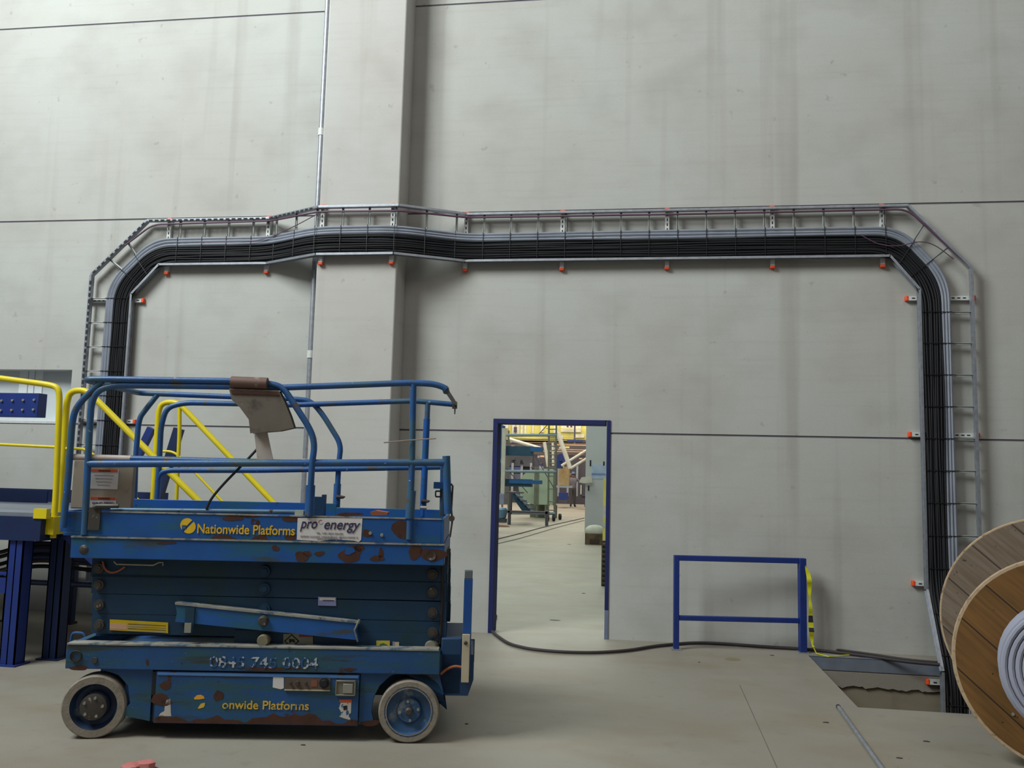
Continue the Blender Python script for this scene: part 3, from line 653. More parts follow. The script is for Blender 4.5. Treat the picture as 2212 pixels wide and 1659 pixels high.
# fixed outer rails with the hoop at the entry end
rail([lp(x_, y_, -.01) for x_, y_ in ((668, 1115), (674, 1000), (680, 962), (672, 930), (633, 869), (612, 838), (588, 829), (500, 823), (215, 819), (183, 820))]+[lp(300, 849, W), lp(500, 857, W), lp(640, 862, W), lp(672, 866, W), lp(697, 895, W), lp(737, 960, W), lp(732, 997, W), lp(726, 1110, W)], fr=.07)
rail([lp(136, 1140, .0), lp(146, 1050, 0), lp(157, 900, 0), lp(170, 872, 0), lp(205, 838, 0), lp(222, 822, 0)], 'guard_post')
rail([lp(290, 1100, W), lp(293, 990, W), lp(300, 905, W), lp(312, 888, W), lp(340, 853, W)], 'guard_post')
a = lp(153, 987, .02); c = lp(677, 1001, .02); e = lp(283, 991, .02)
rail([a, e], 'mid_rail', RR, 'whitedirty'); rail([e, c], 'mid_rail')
# extension rails
V1 = .06; V2 = W-.06
rail([lp(182, 1155, V1-.06), lp(190, 1000, V1-.06), lp(195, 905, V1-.06), lp(198, 868, V1-.06), lp(212, 842, V1-.06), lp(250, 832, V1-.06), lp(495, 835, V1-.06), lp(584, 838, V1-.06), lp(700, 834, V1-.06), lp(885, 827, V1-.06), lp(935, 829, V1-.06), lp(958, 836, V1-.06), lp(964, 842, V1-.06)], fr=.05)
rail([lp(338, 1100, W-.02), lp(344, 1000, W-.02), lp(348, 920, W-.02), lp(360, 880, W-.02), lp(400, 870, W-.02), lp(507, 872, W-.02), lp(625, 875, W-.02), lp(895, 866, W-.02), lp(940, 870, W-.02), lp(983, 874, W-.02)], fr=.06)
b = MB(); b.tube([lp(961, 838, 0), lp(984, 873, W-.02)], .014, 8); b.cyl(lp(962, 838, 0), lp(964, 846, .03), .021, 14); g = b.build('gate_bar', mat('grey_scuffed_bar', '5f6068', .5, .2), SL)
q = lp(983, 874, W-.02); b = MB(); b.box(q.x-.02, q.x+.015, q.y-.02, q.y+.02, q.z-.03, q.z+.02); b.tube([(q.x, q.y, q.z-.03), (q.x, q.y, q.z-.07)], .005, 6); b.build('latch_bracket', 'hub', g)
a = lp(190, 1002, 0); c = lp(962, 999, 0); rail([a, c], 'mid_rail', .022)
rail([lp(340, 1040, W-.02), lp(347, 1021, W-.02), lp(365, 1016, W-.02), lp(560, 1016, W-.02), lp(955, 1009, W-.02)], 'mid_rail', fr=.04)
rail([lp(960, 999, 0), lp(957, 1010, W-.02)], 'mid_rail')
o = rail([lp(893, 830, 0), lp(890, 1000, 0), lp(884, 1165, 0)], 'guard_post'); b = MB(); b.cyl(lp(889, 1060, 0), lp(885, 1120, 0), .028, 14); b.build('post_sleeve', 'bluerail', o)
o = rail([lp(924, 868, W-.02), lp(919, 1000, W-.02), lp(913, 1120, W-.02)], 'guard_post'); b = MB(); b.cyl(lp(922, 905, W-.02), lp(913, 1115, W-.02), .024, 14); b.build('post_sleeve', 'blueclean', o)
b = MB(); b.cyl(lp(671, 1048, 0), lp(668, 1113, 0), .028, 14); b.build('post_sleeve', 'bluerail', SL)
b = MB(); b.cyl(lp(729, 1045, W), lp(726, 1110, W), .026, 14); b.build('post_sleeve', 'bluerail', SL)
o = rail([lp(964, 985, 0), lp(966, 1050, 0), lp(968, 1110, 0)], 'guard_post', .024); rail([lp(958, 1000, .12), lp(956, 1115, .12)], 'guard_post', .02)
a = lp(937, 1041, .1); c = lp(958, 1056, .1); b = MB(); b.box(a.x, c.x, .09, .12, c.z, a.z); b.build('gate_hinge', 'blueclean', SL)
b = MB(); 
for q1, q2 in (((941, 1061), (952, 1061)), ((952, 1061), (952, 1073)), ((952, 1073), (941, 1073)), ((941, 1073), (941, 1061))): b.tube([lp(*q1, .1), lp(*q2, .1)], .005, 6)
b.build('gate_latch', 'black', SL)
for px, py, v in ((742, 1074, W-.03), (925, 1083, W-.05)):
    b = MB(); q = lp(px, py, v); b.tube([q-Vector((.05, 0, 0)), q, q+Vector((.012, 0, .004))], lambda t: .014*(1-t)+.003, 8); b.build('lock_pin', 'hub', SL)
b = MB(); a = lp(678, 1073, .5); c = lp(702, 1088, .5); b.box(a.x, c.x, .48, .55, c.z-.15, a.z); b.box(c.x-.02, c.x, .48, .55, a.z, a.z+.015); b.build('pedal_bracket', 'bluearm', plat)
b = MB(); a = lp(908, 1097, .3); b.tube([a, a+Vector((.04, 0, 0))], .012, 8); b.build('latch_pin', 'whitedirty', plat)
b = MB(); q = lp(976, 1120, 0); b.cyl(q-Vector((0, .02, 0)), q+Vector((0, .02, 0)), .018, 14); b.tube([lp(974, 1045, 0), lp(978, 1050, 0), lp(975, 1100, 0), lp(977, 1125, 0), lp(972, 1160, 0)], .006, 8); b.build('gate_chain', 'hub', SL)
b = MB(); b.prism([lp(800, 1106, .5), lp(812, 1103, .5), lp(838, 1107, .5), lp(836, 1112, .5), lp(802, 1113, .5)], (0, .1, 0)); b.build('deck_tape', 'rubberorange', plat)

# controller hung on the top rail, cable, beige manual box
co = MB()
co.prism([lp(x_, y_, -.05) for x_, y_ in ((498, 842), (600, 846), (612, 870), (624, 900), (631, 922), (604, 928), (543, 933), (540, 905), (520, 878), (503, 862))], (0, .07, 0))
ctl = co.build('platform_controller', 'brownplate', SL, bevel=.008)
b = MB(); b.tube([lp(500, 826, -.03), lp(578, 829, -.03)], .038, 12); b.build('clamp_roll', mat('brown_grimy_clamp', '6b5048', .6, 0, [('8d8078', 16, .6, .08)]), ctl)
b = MB(); b.prism([lp(x_, y_, -.056) for x_, y_ in ((498, 842), (600, 846), (604, 854), (500, 850))], (0, .085, 0)); b.build('cover_edge', 'rust', ctl)
b = MB(); b.prism([lp(x_, y_, -.0) for x_, y_ in ((549, 934), (577, 934), (590, 996), (556, 996))], (0, .012, 0)); b.build('hanger_plate', mat('pale_scuffed_plate', 'b3aaa3', .6, 0, [('8c827a', 9, .56, .1)]), ctl)
b = MB(); b.tube(fillet([lp(x_, y_, .02) for x_, y_ in ((566, 945), (563, 962), (548, 978), (520, 1008), (484, 1044), (455, 1078), (446, 1100))], .1), .008, 8); b.build('control_cable', 'black', ctl)
a = lp(195, 994, .09); c = lp(284, 1094, .09)
bx = MB(); bx.box(a.x-.10, c.x, .09, .13, c.z-.02, a.z); mbx = bx.build('manual_box', 'tan', SL, bevel=.006)
def lab(x0, y0, x1, y1, m, v=.09, name='warning_label', par=mbx, th=.002): 
    a = lp(x0, y0, v); c = lp(x1, y1, v); b = MB(); b.box(a.x, c.x, v-th, v, c.z, a.z); return b.build(name, m, par)
l1 = lab(196, 1013, 254, 1057, 'white'); lab(196, 1013, 254, 1020, 'warn', .088, 'warning_band', mbx); lab(196, 1073, 250, 1097, 'white'); lab(196, 1073, 250, 1080, 'warn', .088, 'warning_band', mbx)
def ltext(s, m, x0, x1, yb, h, v=.0865, par=mbx): 
    a = lp(x0, yb, v); c = lp(x1, yb, v); text('lettering', s, m, (a.x, v, a.z), c.x-a.x, par, height=(lp(x0, yb-h, v)-a).z)
ltext('WARNING', 'blackink', 212, 238, 1018.5, 4, .0855); ltext('WARNING', 'blackink', 211, 237, 1078.5, 4, .0855); ltext('WIND SPEED', 'ink', 198, 246, 1089, 5)
for k in range(4): lab(204+k*2, 1026+k*7, 246-k*3, 1027.6+k*7, 'greyink', .0878, 'lettering', mbx, .001)
# entry-end detail and right-hand charger box with prop bar
cb = MB(); a = lp(952, 1392, .1); c = lp(1009, 1497, .1); cb.box(2.005, 2.13, .06, .62, .27, .60); cb.prism([(2.0, .06, .27), (2.17, .06, .27), (2.20, .06, .36), (2.20, .06, .5), (2.0, .06, .5)], (0, .5, 0))
cb.build('charger_box', mat('dark_blue_box', '1a3f66', .55, 0, [('28221f', 8, .6, .1)]), SL, bevel=.006)
a = lp(1003, 1250, .06); c = lp(1024, 1460, .06)
b = MB(); b.box(a.x, a.x+.052, .045, .10, lp(1005, 1460, .06).z, a.z); sb = b.build('support_bar', mat('blue_bar_paint', '1c4f96', .5), SL, bevel=.003)
b = MB(); b.box(a.x+.002, a.x+.05, .045, .09, a.z, lp(1005, 1232, .06).z); b.build('bar_cap', mat('grey_worn_cap', '6d7680', .5, .3), sb, bevel=.004)
b = MB(); z0 = lp(1005, 1473, .05).z; z1 = lp(1005, 1369, .05).z; b.box(a.x-.001, a.x+.046, .03, .044, z0, z1); b.lathe([(-.008, 0), (-.006, .01), (0, .012)], (a.x+.02, .03, z1-.05), n=12, mi=1); b.build('cover_plate', ['cream', 'hub'], sb, bevel=.003)
b = MB(); b.tube(fillet([lp(x_, y_, .04) for x_, y_ in ((952, 1456), (966, 1444), (985, 1438), (1006, 1444))], .05), .008, 8); b.build('hose', 'rubberorange', SL)
# wheels (wheel > tyre)
def wheel(c, sgn, rz, rimm, hubr):
    root = bpy.data.objects.new('wheel', None); COL.objects.link(root); root.parent = SL; root.location = c; root.rotation_euler = (0, 0, rz)
    t = MB(); wd_ = .125; R = WR
    t.lathe([(0, .140), (-.002, .132), (-.002, .172), (.012, R), (wd_-.012, R), (wd_, .172), (wd_, .140)], (0, 0, 0), (0, sgn, 0), 56); t.build('tyre', 'tyre', root)
    r = MB(); r.lathe([(wd_, .140), (0, .140), (0, .146), (-.002, .146), (-.002, .138), (.03, .128), (.045, .075), (.025, .068), (.025, 0)] if hubr < .05 else [(wd_, .140), (0, .140), (.05, .112), (.055, .085), (.02, .075), (.015, .07), (.015, 0)], (0, 0, 0), (0, sgn, 0), 48); r.lathe([(wd_, .140), (wd_-.02, 0)], (0, 0, 0), (0, sgn, 0), 32)
    r.build('rim', rimm, root)
    h = MB(); h.lathe([(-.012, 0), (-.012, hubr*.6), (-.004, hubr), (.05, hubr)], (0, 0, 0), (0, sgn, 0), 24); h.build('hub', 'hub', root)
    rad = .055 if hubr < .05 else hubr*.72; n = 4 if hubr < .05 else 5
    for k in range(n):
        a = 2*math.pi*(k+.1)/n; bb = MB(); q = Vector((rad*math.cos(a), 0, rad*math.sin(a))); y0 = .02 if hubr < .05 else -.012
        bb.cyl(q+Vector((0, sgn*(y0+.02), 0)), q+Vector((0, sgn*(y0-.006), 0)), .0085, 10); bb.build('bolt', 'bolt', root)
wheel((-.02, -.005, WR), 1, math.radians(8), 'rimdark', .075)
wheel((1.827, -.004, WR+.001), 1, 0, 'rim', .024)
wheel((-.02, W+.005, WR), -1, math.radians(17), 'rimdark', .075)
wheel((1.827, W+.004, WR+.001), -1, 0, 'rim', .024)
b = MB(); b.cyl((-.02, .12, WR), (-.02, W-.12, WR), .03, 12); b.cyl((1.827, .12, WR), (1.827, W-.12, WR), .03, 12); b.build('axle', 'black', SL)
# stick poking out from the rail
b = MB(); b.tube([lp(829, 956, -.03), lp(885, 951, -.03), lp(942, 947, -.03)], .004, 6)
tag(b.build('thin_rod', mat('pale_metal_rod', '9d8f84', .5, .2)), 'thin bare rod sticking out across the rear rail post of the lift', 'rod'); b_ = bpy.context.scene.objects['thin_rod']; b_.location = LO; b_.rotation_euler = (0, 0, LTH)

# ------------------------------------------------------------------ left: navy steel platform with yellow rails and stair
px_, py_ = -4.80, 6.41
SPX = -8.5
sp = empty('steel_platform', (-4.8, 6.41, 0), 0, 'navy steel walkway platform with yellow hand rails at the left edge', 'platform')
def sppart(mb, name, m, bevel=0, parent=None):
    o = mb.build(name, m, None, bevel); o.parent = sp; o.matrix_parent_inverse = Matrix.Translation(Vector((4.8, -6.41, 0))); return o
DZt = 1.20; DXr = -4.70
b = MB(); b.box(SPX, DXr, 6.36, 8.25, DZt-.03, DZt); sppart(b, 'deck', mat('grey_deck_plate', '7e848e', .5, .2))
b = MB(); b.box(SPX, DXr, 6.34, 6.42, DZt-.22, DZt-.03); b.box(SPX, DXr, 8.2, 8.26, DZt-.22, DZt-.03); b.box(DXr-.06, DXr, 6.42, 8.2, DZt-.22, DZt-.03); sppart(b, 'deck_beam', 'navydark')
b = MB(); b.box(SPX, DXr+.0, 8.2, 8.215, DZt, DZt+.13); sppart(b, 'kick_plate', 'navydark')
for (x0, y0, ws, m_) in ((-4.98, 6.36, .13, 'navy'), (-4.82, 6.64, .13, 'navydark'), (-6.35, 8.1, .14, 'navydark')):
    b = MB(); b.box(x0, x0+ws, y0, y0+.012, 0, DZt-.2); b.box(x0, x0+ws, y0+.11, y0+.122, 0, DZt-.2); b.box(x0+ws/2-.005, x0+ws/2+.005, y0, y0+.12, 0, DZt-.2)
    b.box(x0, x0+.01, y0, y0+.12, 0, DZt-.2); b.box(x0+ws-.01, x0+ws, y0, y0+.12, 0, DZt-.2)
    b.box(x0-.03, x0+ws+.03, y0-.03, y0+.15, 0, .012); sppart(b, 'column', m_)
b = MB(); b.box(SPX, -4.98, 6.37, 6.47, .56, .68); b.box(SPX, -4.98, 6.37, 6.47, .70, .715); sppart(b, 'cross_beam', 'navy')
b = MB(); b.box(-6.3, -4.1, 8.1, 8.2, .62, .76); sppart(b, 'cross_beam', 'navy')
b = MB(); b.cyl((-6.2, 8.1, .40), (-4.4, 8.1, .40), .03, 12); sppart(b, 'lower_rail', mat('blue_grey_tube', '5d6a90', .3, .4))
b = MB(); a = atY(152, 1325, 8.15); b.box(a.x-.035, a.x+.035, 8.12, 8.18, .02, .62); b.box(a.x-.05, a.x+.05, 8.1, 8.2, 0, .02, 1); sppart(b, 'column', ['navydark', 'rust'])
# yellow rails
YR = .024
def yrail(pts, name='hand_rail', r=YR, fr=.09):
    b = MB(); b.tube(fillet([Vector(p) for p in pts], fr, 7), r, 12); return sppart(b, name, 'yellow')
A = lambda x_, y_, Y: atY(x_, y_, Y)
yrail([Vector((A(118, 1118, 6.45).x, 6.45, 1.0)), A(121, 1060, 6.45), A(129, 860, 6.45), A(126, 837, 6.45), A(105, 831, 6.45), A(0, 817, 6.45), A(-150, 797, 6.45)])
yrail([A(124, 966, 6.45), A(0, 960, 6.45), A(-150, 952, 6.45)], 'mid_rail', .012)
yrail([Vector((A(128, 1118, 6.6).x, 6.6, 1.0)), A(131, 1060, 6.6), A(144, 870, 6.6), A(152, 845, 6.6), A(185, 842, 6.6), A(207, 862, 6.6), A(320, 975, 6.6), A(437, 1090, 6.6), A(560, 1215, 6.6)], r=.026)
yrail([A(136, 969, 6.6), A(185, 969, 6.6), A(205, 985, 6.6), A(330, 1112, 6.6)], 'mid_rail', .012)
yrail([Vector((A(330, 1090, 7.6).x, 7.6, .95)), A(338, 960, 7.6), A(342, 890, 7.6), A(350, 870, 7.6), A(382, 868, 7.6), A(400, 885, 7.6), A(590, 1085, 7.6), A(700, 1205, 7.6)], r=.026)
yrail([A(388, 878, 7.6), A(388, 930, 7.6), A(381, 1080, 7.6)], 'rail_post', .018)
yrail([A(345, 975, 7.6), A(374, 975, 7.6), A(394, 992, 7.6), A(485, 1088, 7.6), A(560, 1165, 7.6)], 'mid_rail', .012)
b = MB(); a = A(86, 1098, 6.40); c = A(112, 1120, 6.40); b.box(a.x, c.x, 6.33, 6.38, c.z, a.z); b.box(DXr, DXr+.07, 6.4, 6.75, 1.03, 1.17); sppart(b, 'foot_plate', 'yellow')
b = MB(); b.box(A(0, 1060, 8.0).x-2, A(105, 1060, 8.0).x, 7.98, 8.0, DZt, A(50, 1058, 8.0).z); sppart(b, 'kick_plate', 'navydark')
# stair
st0 = Vector((DXr, 6.62, DZt)); run = 1.45
for Y, y1 in ((6.60, 6.62), (7.58, 7.60)):
    b = MB(); b.prism([(DXr, Y, 1.19), (DXr+.18, Y, 1.19), (DXr+run+.12, Y, .02), (DXr+run-.14, Y, .02), (DXr, Y, 1.0)], (0, .02, 0)); sppart(b, 'stair_stringer', 'navy')
for k in range(6):
    t = (k+1)/7; x0 = DXr+run*t; z = 1.2*(1-t); b = MB(); b.box(x0-.12, x0+.12, 6.62, 7.58, z-.02, z+.01); sppart(b, 'stair_tread', 'navydark')
# leaning braces and the bolted beam above the deck
for a0, a1, wd_ in (((296, 990), (328, 925), .07), ((345, 1062), (387, 926), .09)):
    b = MB(); p0 = A(*a0, 7.95); p1 = A(*a1, 7.95); p0z = p0+(p0-p1)*((p0.z-1.2)/max(.01, (p1.z-p0.z))); b.bar(p0z, p1, wd_, .06, 0, (0, 1, 0)); sppart(b, 'brace', 'navy' if wd_ < .08 else 'navydark')
bb = empty('bolted_beam', (A(85, 870, 7.2).x, 7.2, 1.2), 0, 'navy steel beam end with rows of bolts above the walkway platform', 'steel beam')
o_ = Vector(bb.location)
b = MB(); a = A(84, 848, 7.2)-o_; c = A(84, 901, 7.2)-o_; b.box(-2.6, a.x, 0, .12, c.z, a.z-.005); b.box(-2.6, -2.45, 0, .12, 0, c.z); b.build('beam', 'navy', bb, bevel=.004)
for k in range(8):
    for q in (0, 1):
        b = MB(); p = Vector((-.05-.11*k, 0, (a.z+c.z)/2+(.045 if q else -.045)-.004*k)); b.cyl(p, p-Vector((0, .014, 0)), .011, 8); b.build('bolt', 'bolt', bb)
# black hoses slung under the walkway
for k, (y0, y1, Y, m_) in enumerate(((1196, 1172, 7.2, 'black'), (1206, 1180, 7.25, 'black'), (1222, 1196, 7.3, 'black'), (1236, 1210, 7.2, 'hub'), (1244, 1222, 7.2, 'black'))):
    b = MB(); b.tube(fillet([A(-120, y0+14, Y), A(0, y0, Y), A(60, y1, Y), A(130, y1+2, Y+.3), A(230, y1+12, Y+.6)], .3), .018, 8)
    tag(b.build('slung_hose', m_), 'dark hose slung beneath the navy walkway, '+('topmost', 'second from the top', 'middle', 'second from the bottom', 'lowest')[k]+' of five', 'hose', 'hoses under the walkway')

# ------------------------------------------------------------------ low blue barrier with hazard tape
bf = empty('barrier_frame', (.345, 8.478, 0), math.atan2(.185, 1.237), 'low navy steel barrier frame standing against the wall right of the doorway', 'barrier')
BW = 1.185; zt = .985
def top_z():
    return atY(1458, 1199, 8.48).z
zt = top_z(); zm = atY(1458, 1329, 8.48).z
b = MB(); b.box(-.002, .048, -.025, .025, .01, zt); b.build('post', 'navy', bf, bevel=.004)
b = MB(); b.box(BW-.002, BW+.062, -.04, .03, .01, zt); b.build('post', 'navy', bf, bevel=.004)
b = MB(); b.box(.048, BW-.002, -.025, .025, zt-.05, zt); b.build('top_rail', 'navy', bf, bevel=.004)
b = MB(); b.box(.048, BW-.002, -.02, .02, zm-.045, zm); b.build('mid_rail', 'navy', bf, bevel=.004)
for x_ in (.02, BW+.03):
    b = MB(); b.box(x_-.045, x_+.045, -.05, .05, 0, .01); b.build('foot_plate', 'galv', bf)
# hazard tape
tp = [(1740, 1222), (1746, 1240), (1749, 1262), (1749, 1290), (1751, 1320), (1752, 1350), (1753, 1368), (1755, 1392), (1757, 1398)]
wds = [.01, .04, .045, .02, .035, .045, .045, .015, .02]
mb = MB(); Yt = 8.60; Lp = [atY(x_, y_, Yt) for x_, y_ in tp]
fine = []
for i in range(len(Lp)-1):
    for k in range(6):
        t = k/6; fine.append((Lp[i].lerp(Lp[i+1], t), wds[i]*(1-t)+wds[i+1]*t, i+t))
vs = []; n = len(fine)
for i, (p, wd_, s) in enumerate(fine):
    y = .01*math.sin(i*.5); vs += [p+Vector((-wd_/2, y, 0)), p+Vector((wd_/2, y+.006*math.cos(i), 0))]
back = [v+Vector((0, .0015, 0)) for v in vs]
o1 = len(vs)
for i in range(n-1):
    mi = 1 if (4.2 < fine[i][2] < 4.75 or 5.2 < fine[i][2] < 5.7) else 0
    mb.add([vs[2*i], vs[2*i+1], vs[2*i+3], vs[2*i+2]], [(0, 1, 2, 3)], mi, True); mb.add([back[2*i], back[2*i+1], back[2*i+3], back[2*i+2]], [(3, 2, 1, 0)], mi, True)
mb.tube([atY(1757, 1398, Yt), onfloor(1764, 1412, .01), onfloor(1790, 1418, .008), onfloor(1850, 1414, .008)], .006, 6)
tag(mb.build('hazard_tape', ['hazyellow', 'blackink']), 'yellow and black hazard tape dangling from the barrier right post', 'tape')
# black cable along the foot of the wall
pts = [onfloor(x_, y_, .018) for x_, y_ in ((1060, 1362), (1080, 1378), (1100, 1391), (1130, 1399), (1160, 1404), (1220, 1409), (1290, 1410), (1360, 1405), (1410, 1396), (1450, 1392), (1500, 1388), (1560, 1390), (1650, 1397), (1740, 1402), (1800, 1408), (1880, 1418), (1960, 1430), (2030, 1436))]
pts = [onfloor(1062, 1340, .02)+Vector((0, .3, 0))]+pts
b = MB(); b.tube(fillet(pts, .15, 4), .015, 10); tag(b.build('floor_cable', mat('dusty_black_cable', '3a3235', .7)), 'thick black cable snaking across the floor along the foot of the wall', 'cable')
pts = [onfloor(x_, y_, .012)+Vector((0, .05, 0)) for x_, y_ in ((1480, 1386), (1560, 1386), (1650, 1392), (1740, 1399), (1800, 1404), (1880, 1414), (1960, 1427), (2030, 1433))]
b = MB(); b.tube(fillet(pts, .15, 4), .010, 8); tag(b.build('floor_cable', mat('dusty_black_cable', '3a3235', .7)), 'thinner dark cable beside the thick one behind the navy barrier', 'cable')
# grey rod on the floor
a = onfloor(1812, 1528, .014); c = onfloor(1905, 1659, .014); c2 = c+(c-a)*.35
b = MB(); b.cyl(a, c2, .0135, 12); b.tube([a, a-(c-a).normalized()*.03], .016, 12, 1); tag(b.build('steel_conduit', ['galv', 'hub']), 'grey steel conduit length lying on the floor in front of the pit', 'pipe')

# ------------------------------------------------------------------ cable drum
th = math.atan2(.35, .97)
DR = empty('cable_drum', (2.425, 5.40, 0), -th, 'wooden cable drum with brown plank flange at the right edge', 'cable drum')
def flange(y0, R, t, m, ew):
    b = MB(); c = (0, y0, R+.002)
    b.lathe([(0, 0), (0, R-ew)], c, n=72, smooth=False); b.lathe([(0, R-ew), (0, R-.004)], c, n=72, mi=1, smooth=False)
    b.lathe([(t, R-.004), (t, 0)], c, n=72, smooth=False)
    b.lathe([(0, R-.004), (.004, R), (t-.004, R), (t, R-.004)], c, n=72, mi=1)
    return b.build('flange', [m, 'woodedge'], DR)
f1 = flange(0, .605, .045, 'wood', .02); f2 = flange(.98, .70, .05, 'woodgrey', .012); f2['label'] = 'larger weathered grey flange'
b = MB(); b.lathe([(.045, .3), (.98, .3)], (0, 0, .612), n=48); b.build('barrel', 'woodgrey', DR)
b = MB(); b.lathe([(-.30, 0), (-.30, .20), (0, .20)], (0, 0, .612), n=40); b.build('hub', 'woodgrey', DR)
for a in (3.95, 1.0, 5.6):
    q = Vector((.43*math.cos(a), 0, .612+.43*math.sin(a))); b = MB(); b.cyl(q, q+Vector((0, -.006, 0)), .009, 10); b.build('bolt', 'bolt', f1)
# grey cable wound in front of the flange
cc = MB(); pts = []
rr = random.Random(5)
for layer in range(4):
    for k in range(9):
        y = -.018-.032*k; r = .238+.034*layer+(.012 if k % 2 else 0)
        n = 40
        for q in range(n):
            a = 2*math.pi*q/n; pts.append(Vector((r*math.cos(a), y-.032*q/n+.003*math.sin(3*a), .612+r*math.sin(a))))
        
    # each layer separate winding
    cc.tube(pts, .0165, 8); pts = []
coil = cc.build('cable_coil', mat('light_grey_cable', '9da0b2', .5, var=.06)); coil.location = DR.location; coil.rotation_euler = DR.rotation_euler
tag(coil, 'light grey cable wound in thick turns in front of the brown drum flange', 'cable coil')

# ------------------------------------------------------------------ small debris
def chunk(name, p, sx, sy, sz, m, seed, rz=0):
    rr = random.Random(seed); b = MB(); n = 7; ring_ = []
    bot = [(sx*.5*math.cos(2*math.pi*k/n)*rr.uniform(.7, 1.1), sy*.5*math.sin(2*math.pi*k/n)*rr.uniform(.7, 1.1), 0) for k in range(n)]
    mid = [(x_*rr.uniform(.75, 1.05), y_*rr.uniform(.75, 1.05), sz*rr.uniform(.45, .75)) for x_, y_, _ in bot]
    tp_ = (rr.uniform(-.2, .2)*sx, rr.uniform(-.2, .2)*sy, sz)
    b.add(bot+mid+[tp_], [tuple(range(n-1, -1, -1))]+[(k, (k+1) % n, n+(k+1) % n, n+k) for k in range(n)]+[(n+k, n+(k+1) % n, 2*n) for k in range(n)])
    o = b.build(name, m); o.location = p; o.rotation_euler = (0, 0, rz); return o
for i, (px, py, sx, sz, pos) in enumerate(((283, 1664, .13, .045, 'left'), (316, 1661, .12, .05, 'right'))):
    tag(chunk('brick_fragment', onfloor(px, py), sx, sx*.8, sz, 'pink', 50+i), 'pink broken brick fragment on the floor at bottom edge, %s of the pair' % pos, 'brick', 'brick fragments')
for i, (px, py, s, lb) in enumerate(((1008, 1564, .03, 'small dark flake of debris on the floor right of the lift wheel'), (655, 1610, .035, 'small dark scrap on the floor below the lift body'), (1785, 1561, .05, 'small dark twig of debris on the floor between rod and drum, farther one'), (2001, 1602, .05, 'small dark twig of debris on the floor beside the brown drum'), (1942, 1638, .045, 'small dark flake on the floor right of the steel conduit'), (1668, 1416, .05, 'brown scrap on the floor left of the barrier right foot'), (1510, 1431, .02, 'tiny dark speck on the floor in front of the barrier'))):
    tag(chunk('debris', onfloor(px, py), s, s*.5, .006, 'hub', 80+i), lb, 'debris')
b = MB(); p = onfloor(1583, 1424, .0008); b.lathe([(0, .0), (0, .07)], p, (0, 0, 1), 18); o = b.build('stain', mat('brown_stain', '877a62', .6)); tag(o, 'brown oval stain on the floor in front of the navy barrier', 'stain')

# ------------------------------------------------------------------ hall beyond the doorway
def BX(mb, x0, y0, x1, y1, Y, D=.3, mi=0):
    a = atY(x0, y0, Y); c = atY(x1, y1, Y); mb.box(min(a.x, c.x), max(a.x, c.x), Y, Y+D, max(0.0, min(a.z, c.z)), max(a.z, c.z), mi); return mb
def one(name, rects, m, label, cat, group=None, bevel=0):
    b = MB()
    for r_ in rects: BX(b, *r_)
    return tag(b.build(name, m, bevel=bevel), label, cat, group)
M['palegrey'] = mat('pale_grey_column', 'b9bcbe', .7, var=.05, scale=1)
M['palegreen'] = mat('pale_green_drum', '9aa893', .6, var=.05)
M['olive'] = mat('olive_scaffold', '66695a', .6)
M['steelblue'] = mat('steel_blue_paint', '255f96', .5); M['steelteal'] = mat('dark_teal_paint', '234a63', .5)
M['cartan'] = mat('cardboard_tan', 'a9946c', .8); M['offwhite'] = mat('off_white_paint', 'c9c7bd', .6)
M['pinkbeam'] = mat('peach_steel', 'd9b08e', .5); M['brightyellow'] = mat('bright_yellow_panel', 'd9d070', .6, var=.2, scale=1.2)
M['darkgrey'] = mat('dark_machine_grey', '4a4650', .6); M['person_shirt'] = mat('grey_overall', '67636e', .8)
# column with tape marks and paper notice
b = MB(); a = atY(1263, 1140, 25); c = atY(1330, 1140, 25); b.box(a.x, c.x, 25, 25.6, 0, 8)
colm = tag(b.build('hall_column', 'palegrey'), 'pale grey concrete column standing in the hall beyond the doorway', 'column')
def onface(x0, y0, x1, y1, Y, m, name, par, th=.01, rot=0):
    a = atY(x0, y0, Y); c = atY(x1, y1, Y); b = MB(); b.box(a.x, c.x, Y-th, Y, c.z, a.z); return b.build(name, m, par)
for r_ in ((1274, 994, 1277, 1007), (1303, 997, 1306, 1006), (1270, 1049, 1273, 1060)): onface(*r_, 25, 'blackink', 'tape_mark', colm)
onface(1278, 1003, 1312, 1035, 25, mat('pale_blue_notice', 'a9b8cf', .7), 'paper_notice', colm)
onface(1278, 1022, 1308, 1026, 24.99, mat('blue_print', '7089b5', .7), 'printed_line', colm)
b = MB(); b.prism([atY(1250, 1042, 24.8), atY(1256, 1031, 24.8), atY(1278, 1028, 24.8), atY(1280, 1042, 24.8), atY(1262, 1044, 24.8)], (0, .1, 0)); b.build('paper_sheet', 'offwhite', colm)
# box with white sack
bxr = empty('brown_box', onfloor(1284, 1177), 0, 'brown box on the hall floor at the foot of the pale column', 'box')
b = MB(); a = onfloor(1264, 1176); c = onfloor(1305, 1178); w_ = c.x-a.x; hz = atY(1264, 1152, a.y).z
b.box(-w_/2, w_/2, 0, .35, 0, hz); b.build('carton', mat('brown_carton', '6a5744', .8, 0, [('4a3c30', 3, .5, .2)]), bxr)
b = MB(); b.box(-w_*.25, w_*.25, -.01, 0, hz*.1, hz*.5); b.build('label', mat('dark_carton_print', '42362f', .8), bxr)
b = MB(); prof = [(0, w_*.50), (.05, w_*.53), (.12, w_*.48), (.18, w_*.3), (.20, .02)]
b.lathe(prof, (0, 0, 0), (0, 0, 1), 20); sack = b.build('sack', mat('white_sack', 'cfcfc2', .8, bump=.4, bscale=6)); sack.location = Vector(bxr.location)+Vector((0, .17, hz)); sack.scale = (1, .5, 1)
tag(sack, 'white plastic sack lying on top of the brown box in the hall', 'sack')
